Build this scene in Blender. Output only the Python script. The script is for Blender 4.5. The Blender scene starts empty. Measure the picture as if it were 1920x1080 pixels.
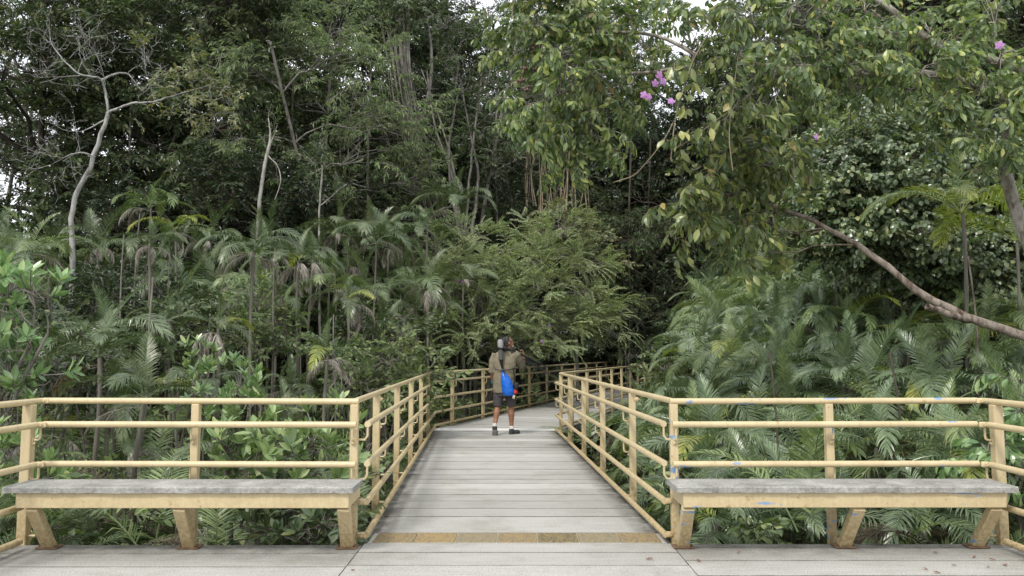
import bpy, math, random
import numpy as np
from mathutils import Vector, Matrix
R = math.radians
PI = math.pi
S = bpy.context.scene
COL = S.collection

# ------------------------------------------------------------------ camera
FPX = 1920 * 28 / 36
PITCH = math.atan(122 / FPX)
cam_d = bpy.data.cameras.new('camera'); cam_d.lens = 28; cam_d.sensor_width = 36
cam_d.clip_end = 2000; cam_d.clip_start = 0.05
cam = bpy.data.objects.new('camera', cam_d); COL.objects.link(cam)
CH = 1.4
cam.location = (0, 0, CH); cam.rotation_euler = (R(90) + PITCH, 0, 0)
S.camera = cam
# ------------------------------------------------------------------ world, sun, exposure
SUN_EL, SUN_AZ = R(50), R(208)      # azimuth clockwise from +Y: high, behind the viewer and to the left
w = bpy.data.worlds.new('World'); S.world = w; w.use_nodes = True
nt = w.node_tree; nt.nodes.clear()
N = nt.nodes.new; L = nt.links.new
out = N('ShaderNodeOutputWorld'); bg = N('ShaderNodeBackground'); sky = N('ShaderNodeTexSky')
sky.sky_type = 'NISHITA'; sky.sun_disc = False; sky.sun_elevation = SUN_EL; sky.sun_rotation = SUN_AZ
sky.air_density = 1.2; sky.dust_density = 4.0
tc = N('ShaderNodeTexCoord'); nz = N('ShaderNodeTexNoise'); nz.inputs['Scale'].default_value = 2.2; nz.inputs['Detail'].default_value = 6
rp = N('ShaderNodeValToRGB'); rp.color_ramp.elements[0].position = .30; rp.color_ramp.elements[1].position = .62
rp.color_ramp.elements[0].color = (11.0, 11.8, 13.0, 1); rp.color_ramp.elements[1].color = (19, 19.2, 19.6, 1)
mx = N('ShaderNodeMix'); mx.data_type = 'RGBA'; mx.inputs[0].default_value = .85
L(tc.outputs['Generated'], nz.inputs['Vector']); L(nz.outputs['Fac'], rp.inputs['Fac'])
L(sky.outputs['Color'], mx.inputs[6]); L(rp.outputs['Color'], mx.inputs[7])
L(mx.outputs[2], bg.inputs['Color']); bg.inputs['Strength'].default_value = 0.093
L(bg.outputs[0], out.inputs[0])
sd = bpy.data.lights.new('sun', 'SUN'); sd.energy = 2.2; sd.angle = R(10); sd.color = (1, .955, .88)
so = bpy.data.objects.new('sun', sd); COL.objects.link(so)
d = Vector((math.sin(SUN_AZ) * math.cos(SUN_EL), math.cos(SUN_AZ) * math.cos(SUN_EL), math.sin(SUN_EL)))
so.rotation_euler = d.to_track_quat('Z', 'Y').to_euler()
S.view_settings.view_transform = 'Standard'; S.view_settings.look = 'None'
S.view_settings.gamma = 1; S.view_settings.exposure = 0.10
cy = S.cycles
cy.max_bounces = 5; cy.diffuse_bounces = 3; cy.glossy_bounces = 2; cy.transmission_bounces = 3; cy.transparent_max_bounces = 4
cy.use_denoising = True; cy.caustics_reflective = False; cy.caustics_refractive = False
cy.sample_clamp_indirect = 6

def at(px, py, Y):
    """the world point at forward distance Y seen through a pixel of the 1920 wide photograph (used to take measurements)"""
    v = (540 - py) / FPX; c, s = math.cos(PITCH), math.sin(PITCH)
    k = Y / (c - v * s)
    return np.array([(px - 960) / FPX * k, Y, CH + (s + v * c) * k])

# ------------------------------------------------------------------ tagging
def tag(o, label=None, cat=None, group=None, kind=None):
    if label: o['label'] = label
    if cat: o['category'] = cat
    if group: o['group'] = group
    if kind: o['kind'] = kind
    return o
def empty(name, loc=(0, 0, 0), rz=0):
    o = bpy.data.objects.new(name, None); o.empty_display_size = .2
    o.location = loc; o.rotation_euler = (0, 0, rz); COL.objects.link(o); return o
def link(name, me, parent=None, loc=(0, 0, 0)):
    o = bpy.data.objects.new(name, me); COL.objects.link(o); o.location = loc
    if parent is not None: o.parent = parent
    return o

# ------------------------------------------------------------------ materials
MATS = {}
def newmat(name):
    m = bpy.data.materials.new(name); m.use_nodes = True; t = m.node_tree; t.nodes.clear()
    MATS[name] = m
    return m, t, t.nodes.new, t.links.new
def ramp(t, src, stops):
    r = t.nodes.new('ShaderNodeValToRGB'); e = r.color_ramp.elements
    while len(e) < len(stops): e.new(.5)
    for i, (p, c) in enumerate(stops):
        e[i].position = p; e[i].color = tuple(c) + ((1,) if len(c) == 3 else ())
    t.links.new(src, r.inputs['Fac']); return r.outputs['Color']
def mixc(t, fac, a, b, mode='MIX'):
    m = t.nodes.new('ShaderNodeMix'); m.data_type = 'RGBA'; m.blend_type = mode
    for i, v in ((0, fac), (6, a), (7, b)):
        if hasattr(v, 'is_output'): t.links.new(v, m.inputs[i])
        elif i == 0: m.inputs[0].default_value = v
        else: m.inputs[i].default_value = tuple(v) + ((1,) if len(v) == 3 else ())
    return m.outputs[2]
def noise(t, scale, detail=4, vec=None, rough=.55):
    n = t.nodes.new('ShaderNodeTexNoise'); n.inputs['Scale'].default_value = scale
    n.inputs['Detail'].default_value = detail; n.inputs['Roughness'].default_value = rough
    if vec is not None: t.links.new(vec, n.inputs['Vector'])
    return n.outputs['Fac']
def coords(t, kind='Object', scale=(1, 1, 1)):
    tc = t.nodes.new('ShaderNodeTexCoord'); mp = t.nodes.new('ShaderNodeMapping'); mp.inputs['Scale'].default_value = scale
    t.links.new(tc.outputs[kind], mp.inputs['Vector']); return mp.outputs[0]
def finish(t, col, rough=.6, bump=None, bstr=.3, bdist=.01, spec=.5, metal=0):
    p = t.nodes.new('ShaderNodeBsdfPrincipled'); o = t.nodes.new('ShaderNodeOutputMaterial')
    if hasattr(col, 'is_output'): t.links.new(col, p.inputs['Base Color'])
    else: p.inputs['Base Color'].default_value = tuple(col) + (1,)
    if hasattr(rough, 'is_output'): t.links.new(rough, p.inputs['Roughness'])
    else: p.inputs['Roughness'].default_value = rough
    p.inputs['Specular IOR Level'].default_value = spec; p.inputs['Metallic'].default_value = metal
    if bump is not None:
        b = t.nodes.new('ShaderNodeBump'); b.inputs['Strength'].default_value = bstr; b.inputs['Distance'].default_value = bdist
        t.links.new(bump, b.inputs['Height']); t.links.new(b.outputs[0], p.inputs['Normal'])
    t.links.new(p.outputs[0], o.inputs[0]); return p
def plain(name, col, rough=.6, spec=.5, metal=0, var=.25, scale=14, bump=.25):
    m, t, N, L = newmat(name); v = coords(t)
    n = noise(t, scale, 5, v)
    c = ramp(t, n, [(.25, [x * (1 - var) for x in col]), (.75, [min(1, x * (1 + var)) for x in col])])
    finish(t, c, rough, n, bump, .004, spec, metal); return m
def leafmat(name, cols, rough=.42, trans=.25, spec=.5, k=1.55, grey=.10):
    cols = [(p, [min(.8, k * (x * (1 - grey) + grey * (c[0] + c[1] + c[2]) / 3)) for x in c]) for p, c in cols]
    """cols: stops of leaf colour; every leaf takes its own tone"""
    m, t, N, L = newmat(name)
    g = N('ShaderNodeNewGeometry'); oi = N('ShaderNodeObjectInfo')
    c = ramp(t, g.outputs['Random Per Island'], cols)
    pn = noise(t, 0.55, 2, coords(t, 'Object'))       # whole branches differ a little in hue
    h = N('ShaderNodeHueSaturation'); mr = N('ShaderNodeMapRange')
    mr.inputs[1].default_value = .3; mr.inputs[2].default_value = .7; mr.inputs[3].default_value = .72; mr.inputs[4].default_value = 1.25
    L(pn, mr.inputs[0]); L(mr.outputs[0], h.inputs['Value'])
    mr2 = N('ShaderNodeMapRange'); mr2.inputs[3].default_value = .485; mr2.inputs[4].default_value = .512
    L(oi.outputs['Random'], mr2.inputs[0]); L(mr2.outputs[0], h.inputs['Hue'])
    L(c, h.inputs['Color'])
    p = N('ShaderNodeBsdfPrincipled'); L(h.outputs[0], p.inputs['Base Color'])
    p.inputs['Roughness'].default_value = rough; p.inputs['Specular IOR Level'].default_value = spec
    tr = N('ShaderNodeBsdfTranslucent'); ms = N('ShaderNodeMixShader'); ms.inputs[0].default_value = trans
    tcol = mixc(t, 1.0, h.outputs[0], (1.15, 1.3, .65), 'MULTIPLY'); L(tcol, tr.inputs['Color'])
    L(p.outputs[0], ms.inputs[1]); L(tr.outputs[0], ms.inputs[2])
    o = N('ShaderNodeOutputMaterial'); L(ms.outputs[0], o.inputs[0]); return m
def barkmat(name, a, b, scale=6, rough=.85):
    m, t, N, L = newmat(name); v = coords(t, 'Object', (1, 1, .35))
    n1 = noise(t, scale, 6, v, .65); n2 = noise(t, scale * 5, 4, v)
    c = ramp(t, n1, [(.36, a), (.56, b)])
    c = mixc(t, .35, c, ramp(t, n2, [(.3, (.3, .3, .3)), (.7, (1, 1, 1))]), 'MULTIPLY')
    finish(t, c, rough, n2, .6, .01, .25); return m

# painted steel: warm cream paint, grime near the floor, a little rust bleed; the second version also has blue chips
def paintmat(name, chips):
    m, t, N, L = newmat(name); tc = N('ShaderNodeTexCoord')
    geo = N('ShaderNodeNewGeometry'); sp = N('ShaderNodeSeparateXYZ'); L(geo.outputs['Position'], sp.inputs[0])
    pos = geo.outputs['Position']
    n1 = noise(t, 5, 5, pos); n2 = noise(t, 38, 4, pos)
    c = ramp(t, n1, [(.3, (.53, .43, .255)), (.7, (.62, .515, .315))])
    grime = N('ShaderNodeMapRange'); grime.inputs[1].default_value = .5; grime.inputs[2].default_value = -.1
    grime.inputs[3].default_value = 0; grime.inputs[4].default_value = 1; L(sp.outputs['Z'], grime.inputs[0])
    mu = N('ShaderNodeMath'); mu.operation = 'MULTIPLY'; L(grime.outputs[0], mu.inputs[0])
    L(ramp(t, n2, [(.38, (.15, .15, .15)), (.62, (1, 1, 1))]), mu.inputs[1])
    c = mixc(t, mu.outputs[0], c, (.30, .20, .075))
    sp1 = ramp(t, noise(t, 16, 6, pos, .7), [(.62, (0, 0, 0)), (.70, (1, 1, 1))])
    c = mixc(t, sp1, c, (.37, .26, .12))
    dm = N('ShaderNodeMapping'); dm.inputs['Scale'].default_value = (14, 14, 1.2); L(pos, dm.inputs['Vector'])
    dr = ramp(t, noise(t, 2.5, 5, dm.outputs[0], .7), [(.5, (0, 0, 0)), (.8, (.5, .5, .5))]); c = mixc(t, dr, c, (.34, .27, .14))
    sp2 = ramp(t, noise(t, 45, 3, pos, .6), [(.70, (0, 0, 0)), (.74, (1, 1, 1))]); c = mixc(t, sp2, c, (.16, .085, .04))
    if chips:
        vm = N('ShaderNodeMapping'); vm.inputs['Scale'].default_value = (2.2, 4, 9); L(pos, vm.inputs['Vector'])
        ch = ramp(t, noise(t, 1.6, 6, vm.outputs[0], .6), [(.612, (0, 0, 0)), (.625, (1, 1, 1))])
        c = mixc(t, ch, c, (.20, .31, .50))
    finish(t, c, .42, n2, .12, .002, .5); return m
paintmat('cream_paint', False); paintmat('chipped_cream_paint', True)

# deck planks: pale brushed concrete, each plank its own tone, dirt along the rail side, stain and painted contact shade under the benches
def deckmat():
    m, t, N, L = newmat('deck_plank')
    g = N('ShaderNodeNewGeometry'); pos = g.outputs['Position']
    base = ramp(t, g.outputs['Random Per Island'], [(0, (.385, .375, .345)), (.35, (.43, .42, .39)), (.75, (.47, .46, .43)), (1, (.55, .54, .51))])
    mp = N('ShaderNodeMapping'); mp.inputs['Scale'].default_value = (.7, 9, 1); L(pos, mp.inputs['Vector'])
    streak = noise(t, 3, 6, mp.outputs[0], .65)
    c = mixc(t, .42, base, ramp(t, streak, [(.3, (.66, .65, .62)), (.55, (1, 1, 1)), (.75, (1.12, 1.12, 1.12))]), 'MULTIPLY')
    blot = noise(t, 1.3, 6, pos, .7)
    c = mixc(t, .45, c, ramp(t, blot, [(.34, (.60, .57, .50)), (.5, (1, 1, 1))]), 'MULTIPLY')
    grain = noise(t, 95, 4, pos, .7)
    c = mixc(t, .75, c, ramp(t, grain, [(.36, (.48, .48, .47)), (.52, (1.0, 1.0, 1.0)), (.68, (1.2, 1.2, 1.2))]), 'MULTIPLY')
    ed = N('ShaderNodeAttribute'); ed.attribute_name = 'edge_dirt_shade'
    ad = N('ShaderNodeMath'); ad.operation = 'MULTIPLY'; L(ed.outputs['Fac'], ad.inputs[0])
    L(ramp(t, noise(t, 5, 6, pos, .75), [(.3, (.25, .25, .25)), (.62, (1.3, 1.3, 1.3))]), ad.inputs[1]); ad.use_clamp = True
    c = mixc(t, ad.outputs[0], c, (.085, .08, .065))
    finish(t, c, .82, grain, .35, .004, .3); return m
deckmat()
plain('deck_edge', (.16, .15, .125), .9, var=.5, scale=5)
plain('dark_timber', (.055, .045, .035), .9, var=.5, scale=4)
def concmat(name, c1, c2):
    m, t, N, L = newmat(name); v = coords(t)
    a = noise(t, 4, 8, v, .7); b = noise(t, 60, 3, v)
    c = ramp(t, a, [(.3, c1), (.65, c2)])
    c = mixc(t, .6, c, ramp(t, b, [(.3, (.5, .5, .48)), (.6, (1.1, 1.1, 1.1))]), 'MULTIPLY')
    finish(t, c, .9, b, .6, .006, .25)
concmat('bench_concrete', (.17, .167, .15), (.42, .415, .39))
def tilemat(name, y, d, th):
    m, t, N, L = newmat(name); v = coords(t)
    a = noise(t, 60, 6, v, .75)
    c = ramp(t, a, [(th - .09, d), (th + .06, y)]); finish(t, c, .85, noise(t, 120, 3, v), .4, .003, .3)
tilemat('tactile_yellow', (.33, .24, .10), (.17, .145, .11), .52)
tilemat('tactile_bright', (.34, .245, .10), (.19, .155, .11), .50)
tilemat('tactile_worn', (.30, .22, .09), (.10, .09, .07), .53)
tilemat('tactile_faded', (.29, .235, .13), (.18, .16, .125), .51)
plain('grout', (.48, .47, .43), .9, var=.2)

# foliage
leafmat('leaf_forest', [(0, (.028, .050, .018)), (.5, (.048, .082, .028)), (.88, (.085, .125, .042)), (1, (.15, .16, .06))], k=1.3)
leafmat('leaf_dark', [(0, (.016, .032, .013)), (.6, (.032, .056, .022)), (1, (.06, .09, .033))], .4, k=1.15)
leafmat('leaf_light', [(0, (.06, .095, .036)), (.6, (.115, .165, .06)), (1, (.21, .255, .10))], .45, .32)
leafmat('leaf_feathery', [(0, (.10, .145, .065)), (.5, (.17, .225, .10)), (.85, (.25, .30, .14)), (1, (.32, .30, .15))], .5, .35, k=1.5)
leafmat('leaf_near', [(0, (.042, .068, .026)), (.45, (.086, .118, .042)), (.78, (.15, .18, .060)), (.975, (.27, .28, .08)), (.985, (.36, .31, .07)), (.996, (.17, .10, .05))], .30, .38, k=1.75, grey=.15)
leafmat('leaf_vine', [(0, (.05, .085, .042)), (.6, (.085, .13, .062)), (.9, (.15, .195, .085)), (1, (.24, .26, .10))], .28, .18, .7)
leafmat('leaf_glossy', k=1.75, grey=.18, cols=[(0, (.07, .13, .045)), (.5, (.13, .21, .07)), (.9, (.21, .30, .11)), (.97, (.24, .30, .11))], rough=.24, trans=.25, spec=.7)
leafmat('leaf_rusty', [(0, (.08, .11, .04)), (.5, (.14, .17, .06)), (.85, (.22, .22, .08)), (1, (.28, .19, .07))], .5, .25, k=1.3)
leafmat('palm_green', [(0, (.062, .092, .035)), (.5, (.105, .148, .055)), (1, (.19, .23, .09))], .32, .25, .6, k=1.8)
leafmat('palm_blue', [(0, (.050, .080, .040)), (.5, (.088, .126, .062)), (1, (.15, .195, .10))], .28, .2, .6, k=1.8)
leafmat('palm_deep', [(0, (.050, .080, .032)), (.5, (.085, .125, .048)), (1, (.15, .19, .075))], .32, .22, .6, k=1.22)
leafmat('palm_yellow', [(0, (.13, .17, .035)), (.5, (.22, .26, .05)), (1, (.34, .34, .07))], .35, .3)
leafmat('palm_dead', [(0, (.15, .125, .095)), (.5, (.27, .235, .19)), (1, (.50, .465, .42))], .5, .1, k=1.2, grey=.1)
leafmat('palm_rust', [(0, (.20, .10, .045)), (.5, (.32, .18, .09)), (1, (.40, .26, .15))], .7, .1, k=.8, grey=0)
leafmat('petal', [(0, (.42, .17, .50)), (1, (.62, .34, .70))], .5, .35, k=1, grey=0)
leafmat('litter', [(0, (.05, .035, .02)), (.5, (.09, .06, .035)), (1, (.15, .11, .07))], .8, .05, k=1)
leafmat('fruit', [(0, (.05, .018, .016)), (.6, (.13, .06, .05)), (1, (.26, .17, .14))], .4, .05, k=1)
barkmat('bark_dark', (.035, .028, .02), (.10, .085, .065))
barkmat('bark_grey', (.10, .09, .075), (.27, .25, .22))
barkmat('bark_pale', (.15, .135, .11), (.46, .44, .40), 9)
barkmat('bark_red', (.085, .052, .035), (.33, .28, .235), 14)
barkmat('bark_mottled', (.15, .115, .085), (.46, .43, .38), 13)
barkmat('twig_white', (.17, .16, .145), (.46, .45, .43), 9)
barkmat('vine_stem', (.14, .11, .07), (.30, .25, .17), 5)
barkmat('palm_stem', (.07, .055, .04), (.25, .235, .20), 3)
plain('leaf_mould', (.028, .022, .014), .95, var=.6, scale=3)
# ------------------------------------------------------------------ mesh helpers
class MB:
    """collects shapes, then links them as ONE mesh object"""
    def __init__(s): s.v = []; s.f = []
    def add(s, v, f):
        b = len(s.v); s.v += [tuple(map(float, p)) for p in v]; s.f += [tuple(i + b for i in q) for q in f]; return s
    def box(s, c, size, M=None, bev=0):
        x, y, z = [k / 2 for k in size]; b = min(bev, x * .9, y * .9, z * .9)
        if b <= 0:
            v = [(i * x, j * y, k * z) for i in (-1, 1) for j in (-1, 1) for k in (-1, 1)]
            f = [(0, 1, 3, 2), (4, 6, 7, 5), (0, 4, 5, 1), (2, 3, 7, 6), (0, 2, 6, 4), (1, 5, 7, 3)]
        else:
            # chamfered box
            v = []; idx = {}
            for i in (-1, 1):
                for j in (-1, 1):
                    for k in (-1, 1):
                        for ax in range(3):
                            p = [i * (x - b), j * (y - b), k * (z - b)]; p[ax] = (i * x, j * y, k * z)[ax]
                            idx[(i, j, k, ax)] = len(v); v.append(tuple(p))
            f = []
            for ax in range(3):
                o = [a for a in range(3) if a != ax]
                for sgn in (-1, 1):
                    q = []
                    for a, c2 in ((-1, -1), (1, -1), (1, 1), (-1, 1)):
                        key = [0, 0, 0]; key[ax] = sgn; key[o[0]] = a; key[o[1]] = c2; q.append(idx[tuple(key) + (ax,)])
                    f.append(tuple(q))
            for ax in range(3):
                o = [a for a in range(3) if a != ax]
                for a in (-1, 1):
                    for c2 in (-1, 1):
                        k1 = [0, 0, 0]; k2 = [0, 0, 0]
                        k1[ax] = -1; k2[ax] = 1; k1[o[0]] = k2[o[0]] = a; k1[o[1]] = k2[o[1]] = c2
                        f.append((idx[tuple(k1) + (o[0],)], idx[tuple(k1) + (o[1],)], idx[tuple(k2) + (o[1],)], idx[tuple(k2) + (o[0],)]))
            for i in (-1, 1):
                for j in (-1, 1):
                    for k in (-1, 1): f.append(tuple(idx[(i, j, k, ax)] for ax in range(3)))
        if M is not None: v = [tuple(M @ Vector(p)) for p in v]
        return s.add([(p[0] + c[0], p[1] + c[1], p[2] + c[2]) for p in v], f)
    def beam(s, a, b, wx, wy, up=(0, 0, 1), bev=0):
        a = Vector(a); b = Vector(b); d = (b - a); l = d.length; z = d.normalized()
        x = Vector(up).cross(z)
        if x.length < 1e-4: x = Vector((1, 0, 0))
        x.normalize(); y = z.cross(x); M = Matrix((x, y, z)).transposed()
        return s.box((a + b) / 2, (wx, wy, l), M, bev)
    def tube(s, pts, rad, n=8, cap=True, flat=1.0):
        V, F = tube_np(pts, rad, n, flat, quads=True)
        b = len(s.v); s.add(V, F)
        if cap:
            m = len(pts); s.f.append(tuple(b + i for i in range(n))[::-1]); s.f.append(tuple(b + (m - 1) * n + i for i in range(n)))
        return s
    def ball(s, c, r, n=10, M=None):
        r = (r, r, r) if not hasattr(r, '__len__') else r
        v = [(0, 0, -1)]; f = []
        for i in range(1, n // 2 + 1):
            ph = -PI / 2 + PI * i / (n // 2 + 1)
            for j in range(n): v.append((math.cos(ph) * math.cos(2 * PI * j / n), math.cos(ph) * math.sin(2 * PI * j / n), math.sin(ph)))
        v.append((0, 0, 1)); k = n // 2
        for j in range(n):
            j2 = (j + 1) % n; f.append((0, 1 + j2, 1 + j)); f.append((len(v) - 1, 1 + (k - 1) * n + j, 1 + (k - 1) * n + j2))
            for i in range(k - 1): f.append((1 + i * n + j, 1 + i * n + j2, 1 + (i + 1) * n + j2, 1 + (i + 1) * n + j))
        v = [Vector((p[0] * r[0], p[1] * r[1], p[2] * r[2])) for p in v]
        if M is not None: v = [M @ p for p in v]
        return s.add([(p[0] + c[0], p[1] + c[1], p[2] + c[2]) for p in v], f)
    def mesh(s, name, mat, smooth=False):
        me = bpy.data.meshes.new(name); me.from_pydata(s.v, [], s.f)
        if mat: me.materials.append(MATS[mat])
        if smooth:
            me.polygons.foreach_set('use_smooth', [True] * len(me.polygons))
            try: me.set_sharp_from_angle(angle=R(45))
            except Exception: pass
        me.update(); return me
    def build(s, name, mat, parent=None, smooth=True):
        return link(name, s.mesh(name, mat, smooth), parent)

def frames(P):
    P = np.asarray(P, float); T = np.gradient(P, axis=0); T /= np.linalg.norm(T, axis=1)[:, None] + 1e-9
    ref = np.array([0, 0, 1.]) if abs(T[0][2]) < .9 else np.array([1., 0, 0])
    A = np.zeros_like(P); B = np.zeros_like(P); a = np.cross(ref, T[0]); a /= np.linalg.norm(a)
    for i in range(len(P)):
        a = a - T[i] * a.dot(T[i]); a /= np.linalg.norm(a) + 1e-9
        A[i] = a; B[i] = np.cross(T[i], a)
    return P, T, A, B
def tube_np(pts, rad, n=6, flat=1.0, quads=False):
    P, T, A, B = frames(pts); m = len(P)
    r = np.full(m, rad) if np.isscalar(rad) else np.asarray(rad, float)
    th = np.arange(n) * 2 * PI / n
    V = (P[:, None] + (r[:, None] * np.cos(th))[..., None] * A[:, None] + (flat * r[:, None] * np.sin(th))[..., None] * B[:, None]).reshape(-1, 3)
    F = []
    i = np.arange(m - 1)[:, None] * n; j = np.arange(n)[None]; j2 = (j + 1) % n
    q = np.stack([i + j, i + j2, i + n + j2, i + n + j], -1).reshape(-1, 4)
    if quads: return V, [tuple(map(int, x)) for x in q]
    return V, np.concatenate([q[:, [0, 1, 2]], q[:, [0, 2, 3]]])
class Soup:
    """triangle soup of leaves and twigs (numpy); material 0 = leaf, 1 = wood"""
    def __init__(s): s.V = []; s.F = []; s.M = []; s.n = 0
    def add(s, V, F, m=0):
        if len(V) == 0: return
        s.V.append(V); s.F.append(F + s.n); s.M.append(np.full(len(F), m, np.int32) if np.isscalar(m) else m); s.n += len(V)
    def tube(s, p, r, n=4, m=1):
        V, F = tube_np(p, r, n); s.add(V, F, m)
    def data(s): return np.concatenate(s.V), np.concatenate(s.F), np.concatenate(s.M)
    def put(s, T, Rm, p, sc=1.0):
        V, F, M = T; s.V.append((V * sc) @ Rm.T + p); s.F.append(F + s.n); s.M.append(M); s.n += len(V)
    def mesh(s, name, mats):
        V, F, M = s.data(); me = bpy.data.meshes.new(name)
        me.vertices.add(len(V)); me.vertices.foreach_set('co', V.astype(np.float32).ravel())
        me.loops.add(len(F) * 3); me.loops.foreach_set('vertex_index', F.astype(np.int32).ravel())
        me.polygons.add(len(F)); me.polygons.foreach_set('loop_start', np.arange(len(F), dtype=np.int32) * 3)
        me.polygons.foreach_set('material_index', M.astype(np.int32)); me.polygons.foreach_set('use_smooth', (M > 0))
        for m in mats: me.materials.append(MATS[m])
        me.update(calc_edges=True); return me

def leaves(base, dirs, nrm, ln, wd, fold=.25, fine=False, wide=.42, curl=.15):
    """rows of leaves: base points, directions, approximate normals -> verts, tris"""
    n = len(base); D = dirs / (np.linalg.norm(dirs, axis=1)[:, None] + 1e-9)
    Sd = np.cross(D, nrm); Sd /= np.linalg.norm(Sd, axis=1)[:, None] + 1e-9
    Nn = np.cross(Sd, D); ln = np.broadcast_to(ln, n)[:, None]; wd = np.broadcast_to(wd, n)[:, None] / 2
    if not fine:
        m = base + D * ln * wide
        a = m + Sd * wd + Nn * wd * fold; b = m - Sd * wd + Nn * wd * fold; t = base + D * ln - Nn * ln * curl
        V = np.stack([base, a, t, b], 1).reshape(-1, 3); k = np.arange(n)[:, None] * 4
        return V, np.concatenate([k + [0, 1, 2], k + [0, 2, 3]])
    pts = [base]
    for (u, wv) in ((.22, .62), (.5, 1.0), (.8, .62)):
        m = base + D * ln * u - Nn * ln * curl * u * u
        pts += [m + Sd * wd * wv + Nn * wd * fold * wv, m, m - Sd * wd * wv + Nn * wd * fold * wv]
    pts.append(base + D * ln - Nn * ln * curl * 1.1)
    V = np.stack(pts, 1).reshape(-1, 3); k = np.arange(n)[:, None] * 11
    T = [(0, 1, 2), (0, 2, 3), (1, 4, 5), (1, 5, 2), (2, 5, 6), (2, 6, 3), (4, 7, 8), (4, 8, 5), (5, 8, 9), (5, 9, 6), (7, 10, 8), (8, 10, 9)]
    return V, np.concatenate([k + list(t) for t in T])

def unit(v): return v / (np.linalg.norm(v, axis=-1, keepdims=True) + 1e-9)
def basis(x, up=(0, 0, 1), roll=0):
    x = unit(np.asarray(x, float)); up = np.asarray(up, float)
    y = np.cross(up, x)
    if np.linalg.norm(y) < 1e-3: y = np.array([0, 1., 0])
    y = unit(y); z = np.cross(x, y); c, s = math.cos(roll), math.sin(roll)
    return np.stack([x, y * c + z * s, z * c - y * s], 1)
def curve(a, b, sag=0, n=6, jit=0, rng=None, up=0):
    a = np.asarray(a, float); b = np.asarray(b, float); t = np.linspace(0, 1, n)[:, None]
    p = a + (b - a) * t; p[:, 2] += (4 * t[:, 0] * (1 - t[:, 0])) * (up - sag)
    if jit: p[1:-1] += rng.normal(0, jit, (n - 2, 3))
    return p

def spray(rng, length=.6, ntw=5, nl=9, ll=.14, lw=.06, droop=.3, fine=False, tw=.006, spread=.9, twigs=True, wide=.42, curl=.15, flatn=.5, ang=.9):
    """a leafy twig along +X, up +Z"""
    s = Soup()
    main = np.array([[0, 0, 0], [.35 * length, rng.normal(0, .03) * length, .05 * length], [.7 * length, rng.normal(0, .05) * length, .03 * length], [length, rng.normal(0, .08) * length, -.12 * length * (1 + droop)]])
    if twigs: s.tube(main, [tw * 1.5, tw * 1.2, tw, tw * .5], 3)
    segs = [(main, 1.0)]
    for k in range(ntw):
        u = (k + .6) / (ntw + .3); i = min(2, int(u * 3)); p = main[i] + (main[i + 1] - main[i]) * (u * 3 - i)
        sg = 1 if k % 2 else -1; l = length * rng.uniform(.35, .6) * (1.1 - .5 * u)
        d = unit(np.array([rng.uniform(.5, 1), sg * spread * rng.uniform(.6, 1), rng.normal(0.05, .3)]))
        q = np.stack([p, p + d * l * .5, p + d * l + np.array([0, 0, -l * droop * .5])])
        if twigs: s.tube(q, [tw, tw * .8, tw * .4], 3)
        segs.append((q, .8))
    Bs, Ds, Ns = [], [], []
    for q, _ in segs:
        n = nl; u = (np.arange(n) + .8) / n; seg = (len(q) - 1) * np.clip(u, 0, .9999); i = seg.astype(int); fr = (seg - i)[:, None]
        P = q[i] * (1 - fr) + q[np.minimum(i + 1, len(q) - 1)] * fr; T = unit(q[np.minimum(i + 1, len(q) - 1)] - q[i])
        side = np.cross(T, [0, 0, 1.]); side = unit(side) * np.where(np.arange(n) % 2, 1, -1)[:, None]
        D = T * rng.uniform(.3, .9, (n, 1)) + side * ang * rng.uniform(.6, 1.1, (n, 1)) + rng.normal(0, .22, (n, 3)); D[-1] = T[-1]
        D[:, 2] -= droop * rng.uniform(.3, 1.3, n)
        Bs.append(P); Ds.append(D); Ns.append(np.array([0, 0, 1.]) + rng.normal(0, flatn, (n, 3)))
    B = np.concatenate(Bs); n = len(B); l = ll * rng.uniform(.65, 1.2, n)
    V, F = leaves(B, np.concatenate(Ds), np.concatenate(Ns), l, l * lw / ll, .25, fine, wide, curl)
    s.add(V, F, 0); return s.data()
def rosette(rng, n=8, ll=.14, lw=.055, stem=.22):
    """a whorl of upright paddle leaves at the tip of a twig along +X"""
    s = Soup(); p = np.array([[0, 0, 0], [stem * .6, 0, .02], [stem, 0, .05]]); s.tube(p, [.006, .005, .004], 4)
    B, D, Nn = [], [], []
    for k in range(n):
        a = k * 2.4 + rng.uniform(0, .5); u = 1 - .45 * (k / n)
        B.append([stem * u, 0, .05 * u]); el = rng.uniform(.5, 1.3) * (1 - .5 * k / n)
        D.append([rng.uniform(.15, .6), math.cos(a), math.sin(a) * .8 + el]); Nn.append([1, -math.cos(a) * .3, .6 + rng.normal(0, .3)])
    l = ll * rng.uniform(.7, 1.15, n)
    V, F = leaves(np.array(B, float), np.array(D, float), np.array(Nn, float), l, l * lw / ll, .3, True, .6, -.05)
    s.add(V, F, 0); return s.data()
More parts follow.
